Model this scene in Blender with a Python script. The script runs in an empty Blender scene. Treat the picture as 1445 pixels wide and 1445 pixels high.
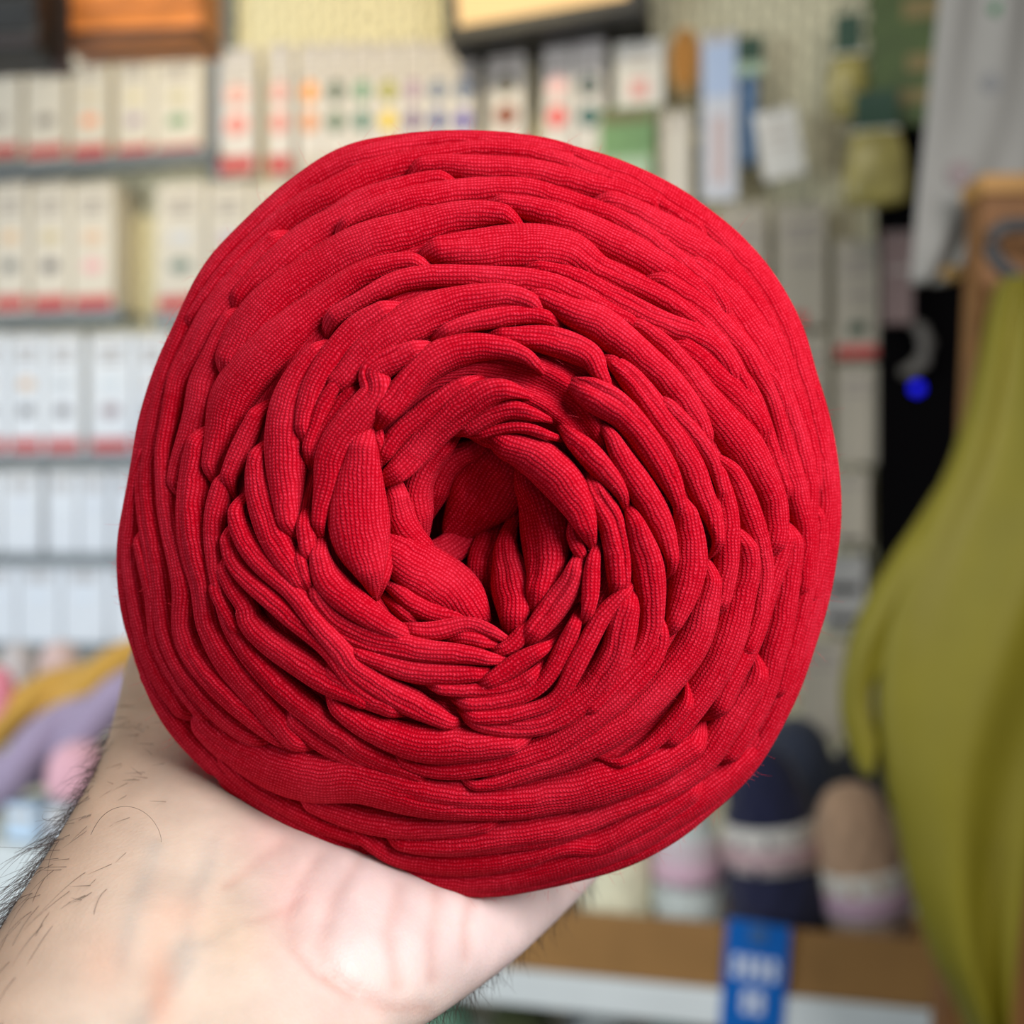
import bpy, bmesh, math, random
import numpy as np
from mathutils import Vector, Matrix

random.seed(7)
rng = np.random.default_rng(11)
SC = bpy.context.scene
COL = SC.collection
F = 1550.0            # focal length in pixels of the 1445 px frame
CX = CY = 722.5

# ------------------------------------------------------------------ camera, world, light, exposure
cam = bpy.data.cameras.new('camera')
cam_ob = bpy.data.objects.new('camera', cam)
COL.objects.link(cam_ob)
cam.sensor_width = 36.0
cam.lens = 36.0 * F / 1445.0
cam.clip_start = 0.01
cam.clip_end = 50
cam_ob.rotation_euler = (math.pi / 2, 0, 0)
cam.dof.use_dof = True
cam.dof.focus_distance = 0.186
cam.dof.aperture_fstop = (cam.lens / 1000.0) / 0.0041
SC.camera = cam_ob

SC.view_settings.view_transform = 'Standard'
SC.view_settings.look = 'None'
SC.view_settings.gamma = 1.0
SC.view_settings.use_curve_mapping = False
SC.view_settings.exposure = 0.0

wd = bpy.data.worlds.new('world')
SC.world = wd
wd.use_nodes = True
wd.node_tree.nodes['Background'].inputs[0].default_value = (0.86, 0.93, 1.0, 1)
wd.node_tree.nodes['Background'].inputs[1].default_value = 0.15


def area(name, loc, target, size, energy, color, size_y=None):
    l = bpy.data.lights.new(name, 'AREA')
    l.energy = energy
    l.color = color
    l.size = size
    if size_y:
        l.shape = 'RECTANGLE'
        l.size_y = size_y
    o = bpy.data.objects.new(name, l)
    o.location = loc
    o.rotation_euler = (Vector(target) - Vector(loc)).to_track_quat('-Z', 'Y').to_euler()
    COL.objects.link(o)
    return o


area('shop_window_light', (0.54, -0.30, 0.40), (0, 0.2, -0.04), 0.42, 15.2, (1.0, 0.97, 0.98), 0.55)
area('ceiling_panel_light', (-0.45, 0.15, 1.5), (-0.25, 0.5, -0.2), 0.8, 11, (1.0, 0.95, 0.88))
area('left_window_light', (-1.5, 0.2, 0.1), (-0.8, 1.8, -0.3), 0.9, 24, (0.82, 0.91, 1.0))
sp = bpy.data.lights.new('warm_track_spot', 'SPOT')
sp.energy = 45
sp.color = (1.0, 0.82, 0.46)
sp.spot_size = math.radians(62)
sp.spot_blend = 0.9
sp.shadow_soft_size = 0.06
spo = bpy.data.objects.new('warm_track_spot', sp)
spo.location = (-0.35, 0.75, 1.35)
spo.rotation_euler = (Vector((-0.32, 1.75, 0.55)) - Vector(spo.location)).to_track_quat('-Z', 'Y').to_euler()
COL.objects.link(spo)


# ------------------------------------------------------------------ helpers
def srgb(r, g, b):
    f = lambda c: (c / 255 / 12.92) if c / 255 <= 0.04045 else ((c / 255 + 0.055) / 1.055) ** 2.4
    return (f(r), f(g), f(b), 1.0)


def P(px, py, Y):
    return Vector(((px - CX) / F * Y, Y, (CY - py) / F * Y))


_M = {}


def mat(name, col, rough=0.6, metal=0.0, noise=0.0, nscale=40.0, bump=0.0, bscale=300.0, emit=None, strength=1.0, sheen=0.0):
    if name in _M:
        return _M[name]
    m = bpy.data.materials.new(name)
    m.use_nodes = True
    nt = m.node_tree
    b = nt.nodes['Principled BSDF']
    b.inputs['Base Color'].default_value = col
    b.inputs['Roughness'].default_value = rough
    b.inputs['Metallic'].default_value = metal
    if sheen:
        b.inputs['Sheen Weight'].default_value = sheen
    tc = nt.nodes.new('ShaderNodeTexCoord')
    if noise:
        n = nt.nodes.new('ShaderNodeTexNoise')
        n.inputs['Scale'].default_value = nscale
        n.inputs['Detail'].default_value = 4
        nt.links.new(tc.outputs['Object'], n.inputs['Vector'])
        mx = nt.nodes.new('ShaderNodeMixRGB')
        mx.blend_type = 'MULTIPLY'
        mx.inputs[0].default_value = noise
        mx.inputs[1].default_value = col
        nt.links.new(n.outputs['Color'], mx.inputs[2])
        hs = nt.nodes.new('ShaderNodeMixRGB')
        hs.blend_type = 'MIX'
        rampn = nt.nodes.new('ShaderNodeMapRange')
        rampn.inputs[1].default_value = 0.3
        rampn.inputs[2].default_value = 0.7
        nt.links.new(n.outputs['Fac'], rampn.inputs[0])
        nt.links.new(rampn.outputs[0], hs.inputs[0])
        hs.inputs[1].default_value = [c * (1 - noise) for c in col[:3]] + [1]
        hs.inputs[2].default_value = [min(1, c * (1 + noise * 0.4)) for c in col[:3]] + [1]
        nt.links.new(hs.outputs[0], b.inputs['Base Color'])
        nt.nodes.remove(mx)
    if bump:
        n2 = nt.nodes.new('ShaderNodeTexNoise')
        n2.inputs['Scale'].default_value = bscale
        nt.links.new(tc.outputs['Object'], n2.inputs['Vector'])
        bp = nt.nodes.new('ShaderNodeBump')
        bp.inputs['Strength'].default_value = bump
        bp.inputs['Distance'].default_value = 0.002
        nt.links.new(n2.outputs['Fac'], bp.inputs['Height'])
        nt.links.new(bp.outputs[0], b.inputs['Normal'])
    if emit:
        b.inputs['Emission Color'].default_value = emit
        b.inputs['Emission Strength'].default_value = strength
    _M[name] = m
    return m


class MB:
    """collects shapes and links them as ONE mesh object"""

    def __init__(self):
        self.v = []
        self.f = []

    def add(self, vs, fs):
        o = len(self.v)
        self.v += [tuple(p) for p in vs]
        self.f += [tuple(i + o for i in q) for q in fs]
        return self

    def box(self, x0, x1, y0, y1, z0, z1, c=0.0):
        """box with chamfered edges of size c"""
        if c <= 0:
            vs = [(x, y, z) for x in (x0, x1) for y in (y0, y1) for z in (z0, z1)]
            fs = [(0, 1, 3, 2), (4, 6, 7, 5), (0, 4, 5, 1), (2, 3, 7, 6), (0, 2, 6, 4), (1, 5, 7, 3)]
            return self.add(vs, fs)
        bm = bmesh.new()
        bmesh.ops.create_cube(bm, size=1)
        for v in bm.verts:
            v.co = Vector(((x0 + x1) / 2 + v.co.x * (x1 - x0), (y0 + y1) / 2 + v.co.y * (y1 - y0), (z0 + z1) / 2 + v.co.z * (z1 - z0)))
        bmesh.ops.bevel(bm, geom=bm.edges[:], offset=c, segments=2, affect='EDGES', profile=0.6)
        bm.verts.index_update()
        self.add([v.co[:] for v in bm.verts], [[v.index for v in f.verts] for f in bm.faces])
        bm.free()
        return self

    def tube(self, pts, r, n=8, closed=False):
        pts = [Vector(p) for p in pts]
        rs = r if isinstance(r, (list, tuple)) else [r] * len(pts)
        vs, fs = [], []
        up = Vector((0.13, 0.2, 1)).normalized()
        N = len(pts)
        for i, p in enumerate(pts):
            a = pts[(i - 1) % N] if (closed or i > 0) else p
            b = pts[(i + 1) % N] if (closed or i < N - 1) else p
            t = (b - a).normalized()
            s = t.cross(up)
            if s.length < 1e-4:
                s = t.cross(Vector((1, 0, 0)))
            s.normalize()
            w = s.cross(t)
            for k in range(n):
                an = 2 * math.pi * k / n
                vs.append(p + (s * math.cos(an) + w * math.sin(an)) * rs[i])
        for i in range(N if closed else N - 1):
            j = (i + 1) % N
            for k in range(n):
                l = (k + 1) % n
                fs.append((i * n + k, i * n + l, j * n + l, j * n + k))
        if not closed:
            fs.append(tuple(range(n - 1, -1, -1)))
            fs.append(tuple(range((N - 1) * n, N * n)))
        return self.add(vs, fs)

    def lathe(self, prof, n=32, ripple=None, axis='z', sx=1.0, sy=1.0):
        """prof: (radius, height) list; ripple(theta, k) multiplies the radius"""
        vs, fs = [], []
        N = len(prof)
        for i, (r, z) in enumerate(prof):
            for k in range(n):
                an = 2 * math.pi * k / n
                rr = r * (ripple(an, i / (N - 1)) if ripple else 1.0)
                x, y = rr * math.cos(an) * sx, rr * math.sin(an) * sy
                vs.append((x, y, z) if axis == 'z' else ((z, x, y) if axis == 'x' else (x, z, y)))
        for i in range(N - 1):
            for k in range(n):
                l = (k + 1) % n
                fs.append((i * n + k, i * n + l, (i + 1) * n + l, (i + 1) * n + k))
        fs.append(tuple(range(n - 1, -1, -1)))
        fs.append(tuple(range((N - 1) * n, N * n)))
        return self.add(vs, fs)

    def oval(self, x, z, rx, rz, y0, y1, n=18, tri=False):
        """raised oval pad on a front face: from y0 (face) to y1 (proud)"""
        vs = []
        for y, s in ((y0, 1.0), (y1, 0.88)):
            for k in range(n):
                an = 2 * math.pi * k / n
                vs.append((x + rx * s * math.cos(an), y, z + rz * s * math.sin(an)))
        fs = [(k, (k + 1) % n, n + (k + 1) % n, n + k) for k in range(n)] + [tuple(range(n, 2 * n))]
        return self.add(vs, fs)

    def build(self, name, m, parent=None, smooth=False, recalc=True):
        me = bpy.data.meshes.new(name)
        me.from_pydata(self.v, [], self.f)
        if recalc:
            bm = bmesh.new()
            bm.from_mesh(me)
            bmesh.ops.recalc_face_normals(bm, faces=bm.faces[:])
            bm.to_mesh(me)
            bm.free()
        if smooth:
            me.polygons.foreach_set('use_smooth', [True] * len(me.polygons))
        me.materials.append(m)
        o = bpy.data.objects.new(name, me)
        COL.objects.link(o)
        if parent:
            o.parent = parent
        return o


def tag(o, label=None, cat=None, group=None, kind=None):
    if label:
        o['label'] = label
    if cat:
        o['category'] = cat
    if group:
        o['group'] = group
    if kind:
        o['kind'] = kind
    return o


def empty(name, loc, rz=0.0, label=None, cat=None, group=None):
    o = bpy.data.objects.new(name, None)
    o.empty_display_size = 0.02
    o.location = loc
    o.rotation_euler = (0, 0, rz)
    COL.objects.link(o)
    return tag(o, label, cat, group)


# ------------------------------------------------------------------ the setting: pegboard wall turned a little towards the viewer on its right
TAN = 0.24
ANG = -math.atan(TAN)
YW = 1.72
UX, UY = math.cos(ANG), math.sin(ANG)


def wp(px, py, off=0.0):
    """point where the view meets the wall plane (or a plane off metres in front of it)"""
    a = (px - CX) / F
    Y = (YW - off / math.cos(ANG)) / (1 + TAN * a)
    return P(px, py, Y)


def wl(along, out, z):
    """wall frame -> world: along the wall, out of the wall, height"""
    return Vector((along * UX + out * UY, YW + along * UY - out * UX, z))


M_cream = mat('pegboard_cream_paint', srgb(214, 206, 170), 0.55, noise=0.06, nscale=6)
M_grey = mat('grey_powder_coated_metal', srgb(120, 125, 126), 0.45, metal=0.3)
M_white = mat('white_melamine', srgb(214, 220, 218), 0.45, noise=0.05, nscale=12)
M_dark = mat('dark_shop_wall', srgb(38, 34, 32), 0.8)
M_floor = mat('grey_floor', srgb(92, 86, 80), 0.7, noise=0.2, nscale=5)

wall = MB().box(-2.2, 1.75, 0.012, 0.10, -1.25, 1.5).build('wall_back', mat('wall_paint', srgb(150, 145, 125), 0.8))
wall.location = (0, YW, 0)
wall.rotation_euler = (0, 0, ANG)
tag(wall, kind='structure')
fl = MB().box(-3.0, 3.0, -1.0, 2.6, -1.33, -1.25).build('floor', M_floor)
tag(fl, kind='structure')


def pegboard(a0, a1, z0, z1, label):
    """perforated panel: staggered upright slots cut right through"""
    mb = MB()
    cw, ch = 0.02, 0.04
    nx, nz = int(round((a1 - a0) / cw)), int(round((z1 - z0) / ch))
    hw, hh = 0.0027, 0.0078
    for i in range(nx):
        for k in range(-1, nz + 1):
            zc = z0 + (k + 0.5 + (0.5 if i % 2 else 0.0)) * ch
            xa, xb = a0 + i * cw, a0 + (i + 1) * cw
            xc = (xa + xb) / 2
            za, zb = max(z0, zc - ch / 2), min(z1, zc + ch / 2)
            if zb - za < 1e-5:
                continue
            if zc - hh < za or zc + hh > zb:
                mb.add([(xa, 0, za), (xb, 0, za), (xb, 0, zb), (xa, 0, zb)], [(0, 1, 2, 3)])
                continue
            o = [(xa, 0, za), (xb, 0, za), (xb, 0, zb), (xa, 0, zb)]
            h = [(xc - hw, 0, zc - hh), (xc + hw, 0, zc - hh), (xc + hw, 0, zc + hh), (xc - hw, 0, zc + hh)]
            d = [(x, 0.005, z) for x, _, z in h]
            mb.add(o + h + d, [(0, 1, 5, 4), (1, 2, 6, 5), (2, 3, 7, 6), (3, 0, 4, 7), (4, 5, 9, 8), (5, 6, 10, 9), (6, 7, 11, 10), (7, 4, 8, 11)])
    mb.add([(a0, 0, z0), (a0, 0.012, z0), (a0, 0.012, z1), (a0, 0, z1)], [(0, 1, 2, 3)])
    mb.add([(a1, 0, z0), (a1, 0.012, z0), (a1, 0.012, z1), (a1, 0, z1)], [(0, 3, 2, 1)])
    o = mb.build('pegboard_panel', M_cream, recalc=False)
    o.location = (0, YW, 0)
    o.rotation_euler = (0, 0, ANG)
    tag(o, label, 'pegboard', 'pegboard panels on the back wall')
    return o


pegboard(-1.40, -0.704, -0.50, 1.02, 'cream pegboard panel behind the boxes with red base bands at far left')
pegboard(-0.700, -0.244, -0.50, 1.02, 'cream pegboard panel lit warm yellow above the two-swatch packs')
pegboard(-0.240, 0.176, -0.50, 1.02, 'cream pegboard panel directly behind the glowing screen')
pegboard(0.180, 0.86, -0.50, 1.02, 'greyish shaded pegboard panel behind the hair brush and blue tube')

# ------------------------------------------------------------------ red yarn ball
C0 = np.array([680.0, 725.0])
OUT = [(500,197),(560,187),(620,183),(690,183),(760,191),(802,199),(860,218),(902,235),(965,267),(1014,300),(1052,330),(1084,372),(1114,417),
(1139,469),(1154,520),(1167,562),(1179,620),(1188,680),(1189,732),(1185,784),(1174,839),(1168,860),(1156,902),(1137,960),(1104,1029),(1079,1074),
(1039,1122),(1002,1156),(952,1191),(902,1219),(860,1234),(800,1252),(745,1263),(700,1268),(650,1267),(575,1252),(500,1229),(434,1201),(384,1176),
(334,1136),(290,1089),(242,1044),(205,980),(185,930),(170,869),(164,831),(163,784),(165,744),(171,707),(179,665),(187,620),(200,570),(215,520),
(225,499),(247,444),(270,397),(299,354),(334,320),(372,282),(402,255),(447,222),(484,205)]
_o = np.array(OUT, float) - C0
_th = np.arctan2(_o[:, 1], _o[:, 0])
_rr = np.hypot(_o[:, 0], _o[:, 1])
_s = np.argsort(_th)
_th, _rr = _th[_s], _rr[_s]
_u = np.linspace(-np.pi, np.pi, 720, endpoint=False)
_r = np.interp(_u, np.concatenate([_th - 2 * np.pi, _th, _th + 2 * np.pi]), np.concatenate([_rr] * 3))
_k = np.hanning(21); _k /= _k.sum()
_r = np.convolve(np.concatenate([_r[-10:], _r, _r[:10]]), _k, 'valid')
TH = np.concatenate([_u - 2 * np.pi, _u, _u + 2 * np.pi])
RR = np.concatenate([_r] * 3)
YR, DF, DB = 0.205, 0.034, 0.043      # distance of the widest girth, depth of the front dome, depth of the back


def rout(th):
    return np.interp(th, TH, RR)


def crater(px, py):
    d = np.hypot(px - 668, (py - 742) * 0.95)
    return 0.011 * np.exp(-(d / 100.0) ** 2) + 0.009 * np.exp(-(d / 230.0) ** 2)


def front_depth(rho):
    return DF * np.power(np.clip(1 - np.power(rho, 2.0), 0, 1), 0.78)


def S(p):
    """pixel positions (n,2) -> points on the ball's surface (n,3)"""
    d = p - C0
    th = np.arctan2(d[:, 1], d[:, 0])
    ro = rout(th)
    rho = np.hypot(d[:, 0], d[:, 1]) / ro
    fr = np.clip(rho, 0, 1)
    Y = YR - front_depth(fr) + crater(p[:, 0], p[:, 1])
    q = C0 + d * (fr / np.maximum(rho, 1e-6))[:, None]
    ov = np.clip(rho - 1, 0, 0.25)
    cs = 1 - ov
    sn = np.sqrt(np.maximum(0, 1 - cs ** 2))
    Y = Y + DB * sn
    x = (q[:, 0] - CX) / F * np.where(ov > 0, YR, Y)
    z = (CY - q[:, 1]) / F * np.where(ov > 0, YR, Y)
    cx, cz = (C0[0] - CX) / F * YR, (CY - C0[1]) / F * YR
    x = np.where(ov > 0, cx + (x - cx) * cs, x)
    z = np.where(ov > 0, cz + (z - cz) * cs, z)
    return np.stack([x, Y, z], 1)


def SN(p):
    e = 1.5
    d = p - C0
    r = np.maximum(np.hypot(d[:, 0], d[:, 1]), 1.0)
    th = np.arctan2(d[:, 1], d[:, 0])
    lim = np.minimum(r, rout(th) * 0.992)
    pc = C0 + d / r[:, None] * lim[:, None]
    er = d / r[:, None]
    et = np.stack([-er[:, 1], er[:, 0]], 1)
    a = S(pc + er * e) - S(pc - er * e)
    b = S(pc + et * e) - S(pc - et * e)
    n = np.cross(a, b)
    n /= np.maximum(np.linalg.norm(n, axis=1), 1e-12)[:, None]
    ray = S(pc)
    flip = np.sum(n * ray, 1) > 0
    n[flip] *= -1
    return n


def yarn_material():
    m = bpy.data.materials.new('red_jersey_knit')
    m.use_nodes = True
    nt = m.node_tree
    L = nt.links.new
    b = nt.nodes['Principled BSDF']
    b.inputs['Roughness'].default_value = 0.85
    b.inputs['Specular IOR Level'].default_value = 0.03
    b.inputs['Sheen Weight'].default_value = 0.06
    b.inputs['Sheen Roughness'].default_value = 0.4
    b.inputs['Sheen Tint'].default_value = (1.0, 0.12, 0.18, 1)
    tc = nt.nodes.new('ShaderNodeTexCoord')
    nz = nt.nodes.new('ShaderNodeTexNoise')
    nz.inputs['Scale'].default_value = 260
    nz.inputs['Detail'].default_value = 2
    L(tc.outputs['UV'], nz.inputs['Vector'])
    sub = nt.nodes.new('ShaderNodeVectorMath'); sub.operation = 'SUBTRACT'
    L(nz.outputs['Color'], sub.inputs[0]); sub.inputs[1].default_value = (0.5, 0.5, 0.5)
    scl = nt.nodes.new('ShaderNodeVectorMath'); scl.operation = 'SCALE'
    L(sub.outputs[0], scl.inputs[0]); scl.inputs['Scale'].default_value = 0.0013
    ad = nt.nodes.new('ShaderNodeVectorMath'); ad.operation = 'ADD'
    L(tc.outputs['UV'], ad.inputs[0]); L(scl.outputs[0], ad.inputs[1])
    sep = nt.nodes.new('ShaderNodeSeparateXYZ'); L(ad.outputs[0], sep.inputs[0])

    def mth(op, a, bb=None, c=None):
        n = nt.nodes.new('ShaderNodeMath'); n.operation = op
        for i, s in enumerate((a, bb, c)):
            if s is None: continue
            if isinstance(s, (int, float)): n.inputs[i].default_value = s
            else: L(s, n.inputs[i])
        return n.outputs[0]
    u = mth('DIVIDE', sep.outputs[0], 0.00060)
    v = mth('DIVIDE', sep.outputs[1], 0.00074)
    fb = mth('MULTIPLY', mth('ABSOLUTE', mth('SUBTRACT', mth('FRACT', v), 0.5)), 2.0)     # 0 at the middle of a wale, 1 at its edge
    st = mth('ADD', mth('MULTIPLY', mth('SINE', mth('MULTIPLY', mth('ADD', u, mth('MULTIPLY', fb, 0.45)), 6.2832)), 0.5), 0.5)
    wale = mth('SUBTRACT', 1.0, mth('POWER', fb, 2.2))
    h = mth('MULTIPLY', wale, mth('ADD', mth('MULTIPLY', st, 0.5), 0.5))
    bp = nt.nodes.new('ShaderNodeBump')
    bp.inputs['Strength'].default_value = 0.5
    bp.inputs['Distance'].default_value = 0.0003
    L(h, bp.inputs['Height'])
    L(bp.outputs[0], b.inputs['Normal'])
    n2 = nt.nodes.new('ShaderNodeTexNoise')
    n2.inputs['Scale'].default_value = 70
    n2.inputs['Detail'].default_value = 5
    L(tc.outputs['UV'], n2.inputs['Vector'])
    n3 = nt.nodes.new('ShaderNodeTexNoise')
    n3.inputs['Scale'].default_value = 900
    n3.inputs['Detail'].default_value = 2
    L(tc.outputs['UV'], n3.inputs['Vector'])
    fac = mth('ADD', mth('MULTIPLY', mth('POWER', h, 2.6), mth('MULTIPLY', mth('SUBTRACT', n3.outputs['Fac'], 0.18), 1.5)), mth('MULTIPLY', mth('SUBTRACT', n2.outputs['Fac'], 0.5), 0.5))  # occlusion between stitches painted into the colour: gaps darker, tops brighter
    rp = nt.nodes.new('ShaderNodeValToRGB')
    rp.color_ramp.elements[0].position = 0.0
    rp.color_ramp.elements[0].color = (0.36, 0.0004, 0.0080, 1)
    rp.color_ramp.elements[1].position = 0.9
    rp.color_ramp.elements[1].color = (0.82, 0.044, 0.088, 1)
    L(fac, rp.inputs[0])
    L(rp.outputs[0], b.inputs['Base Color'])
    return m


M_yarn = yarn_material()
ball = empty('yarn_ball', P(680, 725, YR), 0, 'large red t-shirt yarn ball held up in front by the bare hand', 'yarn ball')
BALL_INV = Matrix.Translation(-Vector(ball.location))

CROP = {1: (160, 180, .24913), 2: (500, 170, .24913), 3: (840, 200, .24913), 4: (160, 520, .24913), 5: (500, 520, .24913), 6: (840, 520, .24913),
        7: (160, 860, .24913), 8: (500, 860, .24913), 9: (840, 860, .24913), 10: (500, 1020, .24913), 11: (420, 540, .34602)}
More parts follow.
